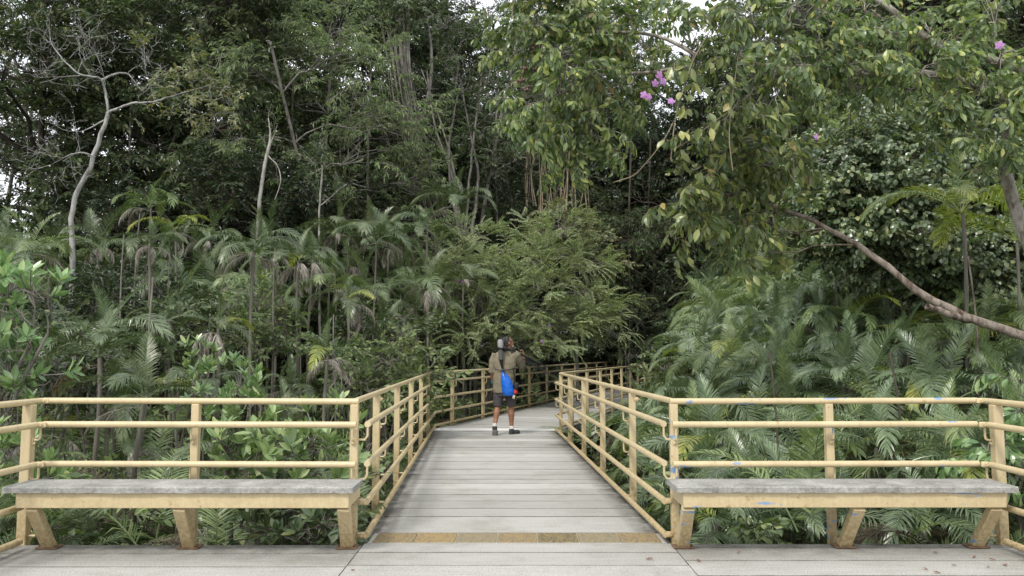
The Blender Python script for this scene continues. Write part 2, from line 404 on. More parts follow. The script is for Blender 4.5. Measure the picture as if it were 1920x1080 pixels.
def pinnate(rng, length=.4, n=10, ll=.07, lw=.02, droop=.5):
    """fine compound leaf spray: several feathery fronds along +X"""
    s = Soup(); B, D, Nn = [], [], []
    for f in range(6):
        az = rng.uniform(-1.1, 1.1); el = rng.uniform(-.3, .5); st = np.array([length * .12 * f, 0, 0.])
        d = np.array([math.cos(az), math.sin(az), el]); u = np.linspace(.15, 1, n)[:, None]; L_ = length * rng.uniform(.6, 1)
        P = st + d * L_ * u; P[:, 2] -= droop * L_ * u[:, 0] ** 2 * .6
        T = unit(np.gradient(P, axis=0)); sd = unit(np.cross(T, [0, 0, 1.]))
        for sg in (-1, 1):
            B.append(P); D.append(sd * sg + T * .5 + rng.normal(0, .1, (n, 3)) - [0, 0, .2]); Nn.append(np.tile([0, 0, 1.], (n, 1)) + rng.normal(0, .2, (n, 3)))
        s.tube(np.stack([st, P[n // 2], P[-1]]), [.004, .003, .0015], 3, 1)
    B = np.concatenate(B); V, F = leaves(B, np.concatenate(D), np.concatenate(Nn), ll * rng.uniform(.8, 1.1, len(B)), lw, .1)
    s.add(V, F, 0); return s.data()

def interp(pts, n):
    pts = np.asarray(pts, float); d = np.r_[0, np.cumsum(np.linalg.norm(np.diff(pts, axis=0), axis=1))]
    u = np.linspace(0, d[-1], n); P = np.stack([np.interp(u, d, pts[:, k]) for k in range(3)], 1)
    for _ in range(2): P[1:-1] = (P[:-2] + 2 * P[1:-1] + P[2:]) / 4
    return P
def tree_parts(rng, trunks, clusters, temps, sc=(.8, 1.2), limb=.05, updir=.35, shell=.55, twig_r=.006, sag=0.):
    """trunks: [(points, r0, r1)], clusters: [(centre, (rx,ry,rz), n)] -> (wood soup, crown soup)"""
    wood = Soup(); crown = Soup(); nodes = []; nr = []
    for pts, r0, r1 in trunks:
        m = max(8, len(pts) * 3); P = interp(pts, m); P[1:-1] += rng.normal(0, r0 * .12, (m - 2, 3))
        r = np.linspace(r0, r1, m) * (1 + rng.normal(0, .05, m)); r[0] *= 1.25
        V, F = tube_np(P, r, 10 if r0 > .05 else 7); wood.add(V, F, 1)
        nodes.append(P[m // 5:]); nr.append(r[m // 5:])
    base = np.concatenate(nodes); br = np.concatenate(nr)
    allc = []
    for c, rad, n in clusters:
        c = np.asarray(c, float); rad = np.asarray(rad if hasattr(rad, '__len__') else (rad,) * 3, float)
        dd = np.linalg.norm(base - c, axis=1) + np.maximum(0, base[:, 2] - c[2]) * 1.5; k = int(dd.argmin())
        ln = np.linalg.norm(base[k] - c)
        p = curve(base[k], c, sag, 6, ln * .035, rng, up=ln * .08)
        r0 = min(br[k] * .7, limb * (.5 + ln * .25)); rr = np.linspace(r0, max(.006, r0 * .35), 6)
        wood.tube(p, rr, 5)
        dirs = unit(rng.normal(0, 1, (n, 3)) + [0, 0, updir]); rr_ = rng.uniform(shell, 1, (n, 1)); Q = c + dirs * rad * rr_
        for q, dv in zip(Q, dirs):
            f = p[rng.integers(3, 6)]; crown.tube(np.stack([f, (f + q) / 2 + [0, 0, .06], q]), [max(.006, twig_r * 2), twig_r * 1.5, twig_r], 3)
            o = dv * [1, 1, .5] + unit(c - base[k]) * .35 + rng.normal(0, .25, 3); T = temps[rng.integers(len(temps))]
            crown.put(T, basis(o, roll=rng.normal(0, .5)), q, rng.uniform(*sc))
    return wood, crown
def make_tree(name, label, cat, rng, trunks, clusters, temps, leafm, barkm, group=None, loc=None, parts=('trunk', 'crown'), **kw):
    loc = np.asarray(trunks[0][0][0] if loc is None else loc, float)
    wd, cr = tree_parts(rng, trunks, clusters, temps, **kw)
    wd.V = [v - loc for v in wd.V]; cr.V = [v - loc for v in cr.V]
    root = empty(name, tuple(loc)); tag(root, label, cat, group)
    link(parts[0], wd.mesh(parts[0], [leafm, barkm]), root); link(parts[1], cr.mesh(parts[1], [leafm, barkm]), root)
    return root
def copy_tree(o, parent=None):
    c = o.copy(); COL.objects.link(c); c.parent = parent
    for ch in list(KIDS.get(o.name) or o.children): copy_tree(ch, c)
    return c
KIDS = {}
# ------------------------------------------------------------------ ground
def ground_z(x, y):
    z = -1.35 + .05 * np.sin(x * .7) * np.cos(y * .5)
    z = z + np.clip((y - 14) * .045, 0, 1.4) * np.clip((np.abs(x - .3 * np.clip(y - 14, 0, 40)) - 2) / 5, 0, 1)
    return z
gx = np.linspace(-90, 90, 91); gy = np.linspace(-40, 160, 101); X, Y = np.meshgrid(gx, gy); Z = ground_z(X, Y)
g = MB(); nx = len(gx)
g.add(np.stack([X, Y, Z], -1).reshape(-1, 3), [(j * nx + i, j * nx + i + 1, (j + 1) * nx + i + 1, (j + 1) * nx + i) for j in range(len(gy) - 1) for i in range(nx - 1)])
tag(g.build('forest_floor', 'leaf_mould'), kind='structure')

# ------------------------------------------------------------------ boardwalk deck
def planks(name, left, right, y_is_s, w=.36, z=0, gap=.016, seed=1, th=.06, s0=0, s1=None, mat='deck_plank', lip=(.0, .0), dirt=(1, 1), widths=None, far=0):
    """planks laid between two edge polylines given as functions of s"""
    rng = np.random.default_rng(seed); V = []; F = []; dirt_shade_v = []; s = s0
    wi = 0
    while s < s1 - .05:
        ww = widths[wi] if widths and wi < len(widths) else w * rng.uniform(.93, 1.06)
        wi += 1
        e = min(s + ww, s1); fa = lambda q: 0; a, b = s + gap / 2, e - gap / 2; dz = rng.normal(0, .0012)
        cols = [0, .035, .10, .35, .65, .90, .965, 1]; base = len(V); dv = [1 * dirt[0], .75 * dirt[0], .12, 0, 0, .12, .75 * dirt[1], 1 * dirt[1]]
        if far: fa = lambda q: far * max(0, 1 - (s1 - q) / .55)  # band below the benches: floor stain with contact shadow painted in
        qs = (a, a + .012, b - .016, b); qd = (.55, 0, 0, .85); m = len(cols); nq = 4
        for zz in (0, 1):
            for k, u in enumerate(cols):
                for q, xd in zip(qs, qd):
                    l = np.array(left(q)); r = np.array(right(q)); p = l + (r - l) * u; V.append((p[0], p[1], z + dz - zz * th)); dirt_shade_v.append(.6 if zz else max(dv[k], fa(q), xd * rng.uniform(.5, 1)))
        t0 = m * nq
        for k in range(m - 1):
            for c in range(nq - 1):
                i = base + nq * k + c; F.append((i, i + nq, i + nq + 1, i + 1)); j = i + t0; F.append((j, j + 1, j + nq + 1, j + nq))
            i = base + nq * k; F.append((i, i + t0, i + t0 + nq, i + nq)); i += nq - 1; F.append((i, i + nq, i + nq + t0, i + t0))
        for i in (base, base + nq * (m - 1)): F.append((i, i + nq - 1, i + nq - 1 + t0, i + t0) if i == base else (i, i + t0, i + nq - 1 + t0, i + nq - 1))
        s = e
    me = bpy.data.meshes.new(name); me.from_pydata(V, [], F); me.materials.append(MATS[mat])
    at_ = me.attributes.new('edge_dirt_shade', 'FLOAT', 'POINT'); at_.data.foreach_set('value', np.array(dirt_shade_v, np.float32)); me.update()
    return me
# edge lines (taken at floor level)
LY0, RY0 = 5.98, 5.98
def rampL(y): return (-1.115 - (y - 6.0) * .0365, y)
def rampR(y): return (1.175 - (y - 6.0) * .0415, y)
CL = np.array([-1.44, 14.85]); CR = np.array([.83, 14.3])
DIR2 = unit(np.array([.31, 1.0])); PER2 = np.array([DIR2[1], -DIR2[0]])
def s2L(s): return tuple(CL + DIR2 * s)
def s2R(s):
    p = CL + DIR2 * s; return tuple(p + PER2 * 2.34)
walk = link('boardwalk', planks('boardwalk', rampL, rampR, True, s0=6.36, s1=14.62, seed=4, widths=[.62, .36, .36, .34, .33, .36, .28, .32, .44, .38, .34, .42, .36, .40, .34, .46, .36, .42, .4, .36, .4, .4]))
tag(walk, kind='structure')
# the pale joint strip at the bend
link('expansion_joint', planks('expansion_joint', rampL, lambda y: (CR[0] + .0, y) if y > 14.3 else rampR(y), True, s0=14.62, s1=15.05, seed=2, mat='pale_joint' if 'pale_joint' in MATS else (plain('pale_joint', (.68, .67, .64), .8, var=.08) and 'pale_joint'), dirt=(.5, .5)), walk)
# wedge and second stretch
def wl(s): return (CL[0] + (s - 15.05) * .31, s)
link('deck_stretch', planks('deck_stretch', lambda s: s2L(s), lambda s: s2R(s), True, s0=.72, s1=40, seed=7, w=.42), walk)
wd_ = MB(); A = rampL(15.06); 
p0 = (CL[0] + .0, 15.056); p1 = (CR[0] + .16, 15.056); q0 = s2L(.715); q1 = s2R(.715); r_ = (CR[0], 14.3)
me = bpy.data.meshes.new('deck_wedge')
me.from_pydata([(p0[0], p0[1], -.001), (p1[0] + .12, p1[1], -.001), (q1[0], q1[1], -.001), (q0[0], q0[1], -.001)], [], [(0, 1, 2, 3)])
me.materials.append(MATS['deck_plank']); me.update(); link('deck_wedge', me, walk)
ed = MB()
for a, b in (((-1.15, 6.1), (-1.46, 14.9)), ((1.20, 6.1), (.86, 14.3)), (s2L(0), s2L(40)), (s2R(.9), s2R(40))):
    ed.beam((a[0], a[1], -.16), (b[0], b[1], -.16), .07, .19)
for k in range(8):
    y = 6.6 + k * 1.1; ed.beam((rampL(y)[0] + .06, y, -.17), (rampR(y)[0] - .06, y, -.17), .14, .1)
ed.add([(-1.0, 6.4, -.05), (1.08, 6.4, -.05), (.78, 14.5, -.05), (-1.35, 14.5, -.05)], [(0, 1, 2, 3)])  # no beam: dark sheet added below the ramp planks to blacken the gaps
ed.add([(-3.5, 0, -.05), (3.55, 0, -.05), (3.55, 5.9, -.05), (-3.5, 5.9, -.05)], [(0, 1, 2, 3)])  # the same added dark sheet below the platform planks
ed.build('deck_beam_gap_sheet', 'dark_timber', walk, smooth=False)
def pile(x, y):
    m = MB(); m.box((x, y, -.85), (.24, .24, 1.25), bev=.015); m.box((x, y, -.22 - .045), (.34, .34, .09), bev=.01); return m.build('support_pile', 'dark_timber', walk)
for y in (7.5, 9.6, 11.7, 13.8):
    pile(rampL(y)[0] + .1, y); pile(rampR(y)[0] - .1, y)
for s in (2, 4.5, 7, 9.5, 12, 16, 20):
    a = np.array(s2L(s)) + PER2 * .12; b = np.array(s2R(s)) - PER2 * .12; pile(*a); pile(*b)
# platform in front
plat = link('platform_floor', planks('platform_floor', lambda y: (-1.087, y), lambda y: (1.168, y), True, s0=-2.2, s1=6.02, seed=11, w=.36, dirt=(0, 0)))
tag(plat, kind='structure')
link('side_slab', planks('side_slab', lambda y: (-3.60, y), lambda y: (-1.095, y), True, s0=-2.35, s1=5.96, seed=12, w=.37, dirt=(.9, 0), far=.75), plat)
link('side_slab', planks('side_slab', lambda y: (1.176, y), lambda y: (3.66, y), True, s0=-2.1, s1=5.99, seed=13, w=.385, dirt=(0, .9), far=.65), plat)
th = MB(); th.box((.04, 6.19, -.033), (2.22, .325, .062)); th.build('tile_bed', 'grout', plat, smooth=False)
eb = MB(); eb.box((-2.35, 5.92, -.20), (2.5, .1, .26)); eb.box((2.42, 5.94, -.20), (2.46, .1, .26)); eb.box((0.03, 6.05, -.22), (2.3, .12, .24))
for y in (0, 2, 4): eb.box((0, y, -.17), (7.1, .16, .2))
eb.build('floor_beam', 'deck_edge', plat, smooth=False)
for x in (-3.3, -1.3, 1.3, 3.3):
    m = MB(); m.box((x, 5.6, -.85), (.24, .24, 1.1), bev=.01); m.build('support_pile', 'dark_timber', plat)

# tactile tiles
tl = ['leftmost tactile paving tile with worn yellow bumps', 'bright yellow tactile tile, second from the left of the strip',
      'dull yellow tactile tile, third from the left of the strip', 'yellow tactile tile in the middle of the strip across the walkway',
      'darkest, most worn tactile tile of the strip across the walkway', 'pale yellow tactile tile just right of the darkest tile',
      'rightmost tactile paving tile, next to the right bench']
tmats = ['tactile_yellow', 'tactile_bright', 'tactile_faded', 'tactile_yellow', 'tactile_worn', 'tactile_faded', 'tactile_yellow']
for i in range(7):
    x = -.885 + i * .308; m = MB(); m.box((0, 0, .001), (.301, .285, .012), bev=.002)
    for a in range(7):
        for b in range(6):
            cx, cy_ = -.126 + a * .042, -.115 + b * .046; n = 6
            ring = [(cx + .013 * math.cos(k * PI / 3), cy_ + .013 * math.sin(k * PI / 3), .0065) for k in range(n)]
            top = [(cx + .008 * math.cos(k * PI / 3), cy_ + .008 * math.sin(k * PI / 3), .0115) for k in range(n)]
            m.add(ring + top, [(k, (k + 1) % n, n + (k + 1) % n, n + k) for k in range(n)] + [tuple(range(n, 2 * n))])
    o = m.build('tactile_tile', tmats[i], smooth=False); o.location = (x, 6.185, 0)
    tag(o, tl[i], 'tactile tile', 'yellow tactile tiles in a strip across the walkway')

# ------------------------------------------------------------------ railings
ZT, ZH1, ZH2, ZL, ZB = 1.037, .872, .582, .305, .062
def hseg(a, b, z): return [(a[0], a[1], z), (b[0], b[1], z)]
def rail(parent, name, pts, z, r=.0235, mat='cream_paint', n=12):
    P = []
    for i, p in enumerate(pts):
        if 0 < i < len(pts) - 1:                         # round the bend a little
            a = np.array(pts[i - 1]); b = np.array(p); c = np.array(pts[i + 1])
            P += [tuple(b + unit(a - b) * .05), tuple(b + unit(a - b) * .015 + unit(c - b) * .015), tuple(b + unit(c - b) * .05)]
        else: P.append(p)
    P = [(p[0], p[1], z) for p in P]
    m = MB(); m.tube(P, r, n); return m.build(name, mat, parent)
def post(parent, x, y, inn, zt=ZT, zb=-.28, w=.06, hooks=(ZH1, ZH2), stubs=(ZL, ZB), mat='cream_paint', off=.08, bolts=True, ang=0, detail=True):
    Mz = Matrix.Rotation(math.atan2(inn[0], -inn[1]), 3, 'Z')
    m = MB(); m.box((x, y, (zt - .02 + zb) / 2), (w, w, zt - .02 - zb), Mz, .004)
    o = m.build('post', mat, parent, smooth=False)
    inn = np.array(inn, float)
    for z in hooks:
        b = MB(); a = np.array([x, y]) + inn * w / 2; e = np.array([x, y]) + inn * (w / 2 + off - .03)
        zl = z - .115
        b.tube([(a[0], a[1], zl), (e[0] - inn[0] * .02, e[1] - inn[1] * .02, zl), (e[0] - inn[0] * .004, e[1] - inn[1] * .004, zl + .008), (e[0], e[1], zl + .03), (e[0], e[1], z - .018)], .0085, 6)
        q = b.build('bracket', mat, o)
        if detail:
            k = MB(); k.box((a[0] + inn[0] * .004, a[1] + inn[1] * .004, zl - .01), (.035, .008, .06), Mz, .002)
            k.ball((a[0] + inn[0] * .012, a[1] + inn[1] * .012, zl - .025), .011, 8); k.build('bolt', mat, o)
    for z in stubs:
        b = MB(); a = np.array([x, y]) + inn * w / 2; e = np.array([x, y]) + inn * (w / 2 + off - .03)
        b.tube([(a[0], a[1], z), (e[0], e[1], z)], .011, 6); b.build('stub', mat, o)
    return o
def clamp(parent, x, y, z, d, mat='cream_paint', size=.05):
    """a bolted knuckle that joins two tubes"""
    M = Matrix.Rotation(math.atan2(d[1], d[0]), 3, 'Z'); m = MB()
    m.box((x, y, z), (size * 1.25, .03, size * .86), M, .008); nx_, ny_ = -d[1], d[0]
    for s in (-1, 1): m.tube([(x + nx_ * .014 * s, y + ny_ * .014 * s, z), (x + nx_ * .024 * s, y + ny_ * .024 * s, z)], .011, 8)
    return m.build('clamp', mat, parent)
def along(a, b, n): return [tuple(np.array(a) + (np.array(b) - np.array(a)) * t) for t in np.linspace(0, 1, n)]
def off_line(a, b, inn, d): return (a[0] + inn[0] * d, a[1] + inn[1] * d), (b[0] + inn[0] * d, b[1] + inn[1] * d)

def side_rail(label, x, sgn, mat):
    root = empty('railing', (0, 0, 0)); tag(root, label, 'railing')
    xi = x - sgn * .085; y1 = 6.12
    for y in (5.98, 4.2, 2.4, .6, -1.2): post(root, x - (0 if y < 5.9 else sgn * 0), y, (-sgn, 0), w=.07, mat=mat, off=.085)
    rail(root, 'top_rail', [(x, -2), (x, y1)], ZT, mat=mat)
    for nm, z in (('handrail', ZH1), ('handrail', ZH2), ('lower_rail', ZL), ('curb_rail', ZB)):
        rail(root, nm, [(xi, -2), (xi, 5.93 if z > .4 else 5.80)], z, mat=mat)
    for z in (ZT, ZH1, ZH2): clamp(root, (x if z == ZT else xi) - sgn * .03, y1 - (.0 if z == ZT else .17), z, (1, 0), mat)
    return root
def front_rail(label, xa, ya, xb, yb, mids, mat, corner_sgn):
    root = empty('railing', (0, 0, 0)); tag(root, label, 'railing')
    rail(root, 'top_rail', [(xa, ya), (xb, yb)], ZT, mat=mat)
    sg = corner_sgn
    for z in (ZH1, ZH2): rail(root, 'handrail', [(xa + (.10 if sg < 0 else 0), ya - .155 if sg < 0 else ya - .085), (xb - (.10 if sg > 0 else 0), yb - (.155 if sg > 0 else .085))], z, mat=mat)
    for i, x in enumerate(mids):
        y = ya + (yb - ya) * (x - xa) / (xb - xa); post(root, x, y, (0, -1), stubs=(), mat=mat, w=.058, off=.085)
    return root
side_rail('railing along the left side of the platform, running towards the viewer', -3.59, -1, 'cream_paint')
side_rail('railing along the right side of the platform, running towards the viewer', 3.60, 1, 'cream_paint')
front_rail('straight clean cream railing behind the left bench', -3.58, 6.14, -1.15, 6.03, (-2.39, -1.18), 'cream_paint', -1)
front_rail('straight cream railing with blue paint chips behind the right bench', 1.19, 6.05, 3.56, 6.15, (1.215, 2.40), 'chipped_cream_paint', 1)

def ramp_rail(label, a, b, inn, posts, hs, sgn, c=None, mat='cream_paint'):
    root = empty('railing', (0, 0, 0)); tag(root, label, 'railing')
    rail(root, 'top_rail', [a, b], ZT, mat=mat)
    for (nm, z, (p, q)) in hs: rail(root, nm, [p, q], z, mat=mat)
    for i, y in enumerate(posts):
        x = a[0] + (b[0] - a[0]) * (y - a[1]) / (b[1] - a[1]); post(root, x, y, inn, mat=mat, off=.085, detail=y < 13)
    e = hs[0][2][0]
    # brackets at the near ends, held by the corner post, and the bolted tongues of the low rails
    for z, (p, q) in [(h[1], h[2]) for h in hs]:
        if z > .4:
            m = MB(); cx = a[0] - inn[0] * .0; m.tube([(cx + inn[0] * .03, a[1] - .02, z - .115), (p[0] - inn[0] * .02, p[1] + .01, z - .115), (p[0], p[1] + .01, z - .085), (p[0], p[1] + .01, z - .015)], .0085, 6); m.build('bracket', mat, root)
        else: clamp(root, p[0] - inn[0] * .035, p[1] + .01, z, (1, 0), mat, .05)
    clamp(root, a[0] + (b[0] - a[0]) * .14 + inn[0] * .03, 7.3 + .0, ZT - .055, (0, 1), mat, .045)
    return root
LH = ((-1.075, 5.99), (-1.425, 14.95)); RH = ((1.135, 6.02), (.775, 14.25))
ramp_rail('railing on the left side of the walkway between the tiles and the bend', (-1.185, 6.05), (-1.50, 14.75), (1, 0), (7.3, 9.05, 10.8, 12.55, 14.15),
          [('handrail', ZH1, LH), ('handrail', ZH2, LH), ('lower_rail', ZL, LH), ('curb_rail', ZB, LH)], -1)
ramp_rail('railing on the right side of the walkway between the tiles and the bend', (1.215, 6.05), (.855, 14.2), (-1, 0), (7.65, 9.45, 11.1, 12.75, 14.1),
          [('handrail', ZH1, RH), ('handrail', ZH2, RH), ('lower_rail', ZL, RH), ('curb_rail', ZB, RH)], 1, mat='cream_paint')
def far_rail(label, c, inn, n, s0, step, ci, length):
    root = empty('railing', (0, 0, 0)); tag(root, label, 'railing')
    e = tuple(np.array(c) + DIR2 * length); rail(root, 'top_rail', [c, e], ZT, n=8)
    ei = tuple(np.array(e) + np.array(inn) * .085)
    for nm, z in (('handrail', ZH1), ('handrail', ZH2), ('lower_rail', ZL), ('curb_rail', ZB)): rail(root, nm, [ci, ei], z, n=8)
    for k in range(n):
        p = np.array(c) + DIR2 * (s0 + k * step); post(root, p[0], p[1], inn, detail=k < 4)
    return root
far_rail('far railing beyond the bend on the left side, running off into the dark forest', (-1.50, 14.75), tuple(PER2), 17, 1.1, 1.83, (-1.425, 14.95), 31)
far_rail('railing beyond the bend on the right side, half hidden by palm leaves', (.855, 14.2), tuple(-PER2), 17, .9, 1.42, (.775, 14.25), 26)

# ------------------------------------------------------------------ benches
def bench(label, x0, x1, y0, y1, legs, ends, mat, seed):
    rng = np.random.default_rng(seed); root = empty('bench', ((x0 + x1) / 2, y1, 0)); tag(root, label, 'bench', 'long concrete topped benches on the platform')
    ox, oy = (x0 + x1) / 2, y1; zt, zb = .482, .441
    # rough-edged slab
    nx_, m = 60, MB(); xs = np.linspace(x0, x1, nx_); V = []
    for x in xs:
        j = rng.normal(0, .0022, 4)
        V += [(x - ox, y0 - oy + j[0], zb + j[1] * .5), (x - ox, y0 - oy + j[0] + .0, zt - .007 + j[2] * .3), (x - ox, y0 - oy + .008 + j[0], zt), (x - ox, y1 - oy - .008, zt), (x - ox, y1 - oy, zt - .008), (x - ox, y1 - oy, zb)]
    F = [(i * 6 + k, (i + 1) * 6 + k, (i + 1) * 6 + (k + 1) % 6, i * 6 + (k + 1) % 6) for i in range(nx_ - 1) for k in range(6)]
    F += [tuple(range(6)), tuple((nx_ - 1) * 6 + k for k in range(6))[::-1]]
    m.add(V, F); m.build('seat_slab', 'bench_concrete', root, smooth=False)
    ax0, ax1 = ends; ya = y0 + .05; zf = .335
    f = MB(); f.box(((ax0 + ax1) / 2 - ox, ya - oy, (zb + zf) / 2 - .001), (ax1 - ax0, .05, zb - zf - .002), bev=.004)
    f.build('apron', mat, root, smooth=False)
    for xe in (ax0 + .025, ax1 - .025):
        f = MB(); f.box((xe - ox, (ya + .0265 + 6.0) / 2 - oy, (zb + zf) / 2 - .001), (.05, 6.0 - ya - .027, zb - zf - .006), bev=.004); f.build('side_apron', mat, root, smooth=False)
    for (xt, xf, yf, dy) in legs:
        l = MB(); l.beam((xt - ox, ya + .012 - oy + dy, zf - .001), (xf - ox, yf - oy, .008), .085, .06, up=(0, 1, 0), bev=.005)
        lg = l.build('leg', mat, root, smooth=False)
        b = MB(); b.box((xf - ox, yf - oy, .009), (.15, .11, .010), bev=.002)
        for s in (-1, 1): b.tube([(xf + s * .058 - ox, yf - oy - .02, .012), (xf + s * .058 - ox, yf - oy - .02, .026)], .009, 6)
        b.build('foot_plate', 'rusty_steel', lg, smooth=False)
    return root
plain('rusty_steel', (.15, .09, .05), .8, var=.5, scale=20)
bench('left bench with weathered grey concrete seat on slanted cream steel legs', -3.50, -1.09, 5.56, 5.92,
      [(-3.32, -3.33, 5.87, 0), (-2.30, -2.32, 5.87, 0), (-1.165, -1.185, 5.87, 0)], (-3.42, -1.125), 'cream_paint', 5)
bench('right bench with grey concrete seat and blue paint chips on its cream frame', 1.135, 3.49, 5.58, 5.94,
      [(1.225, 1.235, 5.89, 0), (2.41, 2.40, 5.90, 0), (3.36, 3.36, 5.90, 0)], (1.185, 3.42), 'chipped_cream_paint', 6)

# fallen leaves on the floor
rngL = np.random.default_rng(3); LT = []
spots = [((1382, 1038), 'fallen reddish leaf nearest the right bench, in front of its middle leg'), ((1748, 1036), 'large curled brown leaf lying under the right end of the right bench'), ((1824, 1047), 'small brown leaf right of the large curled one by the right bench'),
         ((1795, 1062), 'flat brown leaf in the leaf scatter at the lower right corner'), ((1850, 1063), 'small leaf in the leaf scatter closest to the lower right railing'), ((1868, 1052), 'thin dark leaf in the scatter furthest back by the right railing'),
         ((1765, 1076), 'brown leaf at the very bottom edge of the lower right scatter'), ((1880, 1059), 'reddish leaf at the far right of the lower right scatter'), ((1313, 1055), 'pale tan leaf beside the diagonal joint right of the walkway'),
         ((665, 1069), 'dark little leaf on the walkway by the left joint'), ((1210, 1050), 'tiny purple brown leaf just before the right end of the tile strip'), ((1740, 1070), 'leaf crumb left of the lower right scatter')]
for (px, py), lb in spots:
    v = (540 - py) / FPX; c_, s_ = math.cos(PITCH), math.sin(PITCH); k = -CH / (s_ + v * c_); x, y = (px - 960) / FPX * k, (c_ - v * s_) * k
    a = rngL.uniform(0, 6.28); l = rngL.uniform(.035, .06)
    V, F = leaves(np.zeros((1, 3)), np.array([[math.cos(a), math.sin(a), .0]]), np.array([[0, 0, 1.]]), l, l * .42, .5, True, .5, -.12)
    m = MB(); m.add(V, F); o = m.build('fallen_leaf', 'fallen_brown' if 'fallen_brown' in MATS else (plain('fallen_brown', (.22, .085, .04), .7, var=.5, scale=30) and 'fallen_brown'), smooth=False)
    o.location = (x, y, .006); tag(o, lb, 'leaf', 'fallen leaves on the platform floor')
# ------------------------------------------------------------------ palms
def frond_np(rng, length=1.8, n=32, ll=.42, lw=.028, e0=.9, bend=1.6, ldroop=.35, vee=.25, gappy=0., stalk=.16, twist=.0, phk=1.):
    s = Soup(); m = 14; u = np.linspace(0, 1, m); el = e0 - bend * u ** 1.25; ds = length / (m - 1)
    x = np.r_[0, np.cumsum(np.cos(el[:-1]) * ds)]; z = np.r_[0, np.cumsum(np.sin(el[:-1]) * ds)]; y = np.cumsum(rng.normal(0, .004, m)) * length + twist * u ** 2 * length
    P = np.stack([x, y, z], 1); s.tube(P, np.linspace(.013, .003, m) * length / 1.8, 4, 0)
    T = unit(np.gradient(P, axis=0))
    k = np.linspace(stalk, .985, n); B, D, Nn, Ls = [], [], [], []
    for sg in (-1, 1):
        kk = np.clip(k + rng.normal(0, .004, n), 0, 1); keep = rng.random(n) > gappy; kk = kk[keep]; nn = len(kk)
        p = np.stack([np.interp(kk, u, P[:, i]) for i in range(3)], 1); t = unit(np.stack([np.interp(kk, u, T[:, i]) for i in range(3)], 1))
        side = unit(np.cross([0, 0, 1.], t)) * sg if False else unit(np.cross(t, np.cross(np.array([0, 1., 0]), t) * 0 + np.stack([-t[:, 2], 0 * t[:, 0], t[:, 0]], 1))) * -sg
        up = unit(np.cross(np.cross(t, side), t) * 0 + np.stack([-t[:, 2], 0 * t[:, 0], t[:, 0]], 1))
        ph = np.interp(kk, [0, .5, 1], [1.15, .85, .35]) * phk + rng.normal(0, .07, nn)
        d_ = t * np.cos(ph)[:, None] + side * np.sin(ph)[:, None] + up * vee + rng.normal(0, .04, (nn, 3))
        B.append(p); D.append(unit(d_)); Nn.append(up - side * .3); Ls.append(ll * np.interp(kk, [0, .12, .4, .75, 1], [.5, .75, 1, .8, .35]) * rng.uniform(.88, 1.08, nn))
    B = np.concatenate(B); D = np.concatenate(D); Nn = np.concatenate(Nn); Ls = np.concatenate(Ls)[:, None]
    Sd = unit(np.cross(D, Nn)); g = np.array([0, 0, -1.]); wv = lw / 2
    m1 = B + D * Ls * .33 + g * Ls * ldroop * .08; m2 = B + D * Ls * .68 + g * Ls * ldroop * .38; tp = B + D * Ls * .95 + g * Ls * ldroop * rng.uniform(.7, 1.3, (len(B), 1))
    V = np.stack([B - Sd * wv * .4, B + Sd * wv * .4, m1 - Sd * wv, m1 + Sd * wv, m2 - Sd * wv * .8, m2 + Sd * wv * .8, tp], 1).reshape(-1, 3)
    k = np.arange(len(B))[:, None] * 7
    F = np.concatenate([k + list(q) for q in ((0, 1, 3), (0, 3, 2), (2, 3, 5), (2, 5, 4), (4, 5, 6))]); s.add(V, F, 0); return s.data()
rg = np.random.default_rng(21)
FR = {'mid': [], 'up': [], 'dead': []}
for i in range(5): FR['mid'].append(frond_np(rg, rg.uniform(1.7, 2.0), 48, rg.uniform(.40, .52), .021, .95, rg.uniform(1.5, 2.1), rg.uniform(.25, .55), rg.uniform(.05, .35), twist=rg.normal(0, .06)))
for i in range(3): FR['up'].append(frond_np(rg, rg.uniform(1.5, 1.8), 46, rg.uniform(.36, .44), .019, 1.35, rg.uniform(.7, 1.1), .2, .35, twist=rg.normal(0, .06)))
for i in range(4): FR['dead'].append(frond_np(rg, rg.uniform(1.2, 1.6), 34, rg.uniform(.30, .42), .016, .55, rg.uniform(1.7, 2.1), rg.uniform(.5, .9), -.15, gappy=.15, twist=rg.normal(0, .1), phk=.5))
def fmesh(T, name, mat):
    s = Soup(); s.put((T[0], T[1], T[2] * 0), np.eye(3), 0); return s.mesh(name, [mat])
FM = {'green': [fmesh(t, 'frond', 'palm_green') for t in FR['mid']], 'blue': [fmesh(t, 'frond', 'palm_blue') for t in FR['mid']],
      'upgreen': [fmesh(t, 'frond', 'palm_green') for t in FR['up']], 'upblue': [fmesh(t, 'frond', 'palm_blue') for t in FR['up']], 'deep': [fmesh(t, 'frond', 'palm_deep') for t in FR['mid']], 'updeep': [fmesh(t, 'frond', 'palm_deep') for t in FR['up']], 'yellow': [fmesh(t, 'frond', 'palm_yellow') for t in FR['mid'][:3]],
      'dead': [fmesh(t, 'dead_frond', 'palm_dead') for t in FR['dead']], 'rust': [fmesh(FR['dead'][1], 'dead_frond', 'palm_rust')]}
def stem_mesh(k):
    r = np.random.default_rng(k); m = MB(); n = 15; P = [(.03 * math.sin(i * .5 + k), .03 * math.cos(i * .4 + 2 * k) - .03 * math.cos(2. * k), i / (n - 1)) for i in range(n)]
    m.tube(P, [.021 + .005 * (i % 2) + r.uniform(0, .003) for i in range(n)], 8); return m.mesh('stem', 'palm_stem', True)
STEMS = [stem_mesh(k) for k in range(3)]
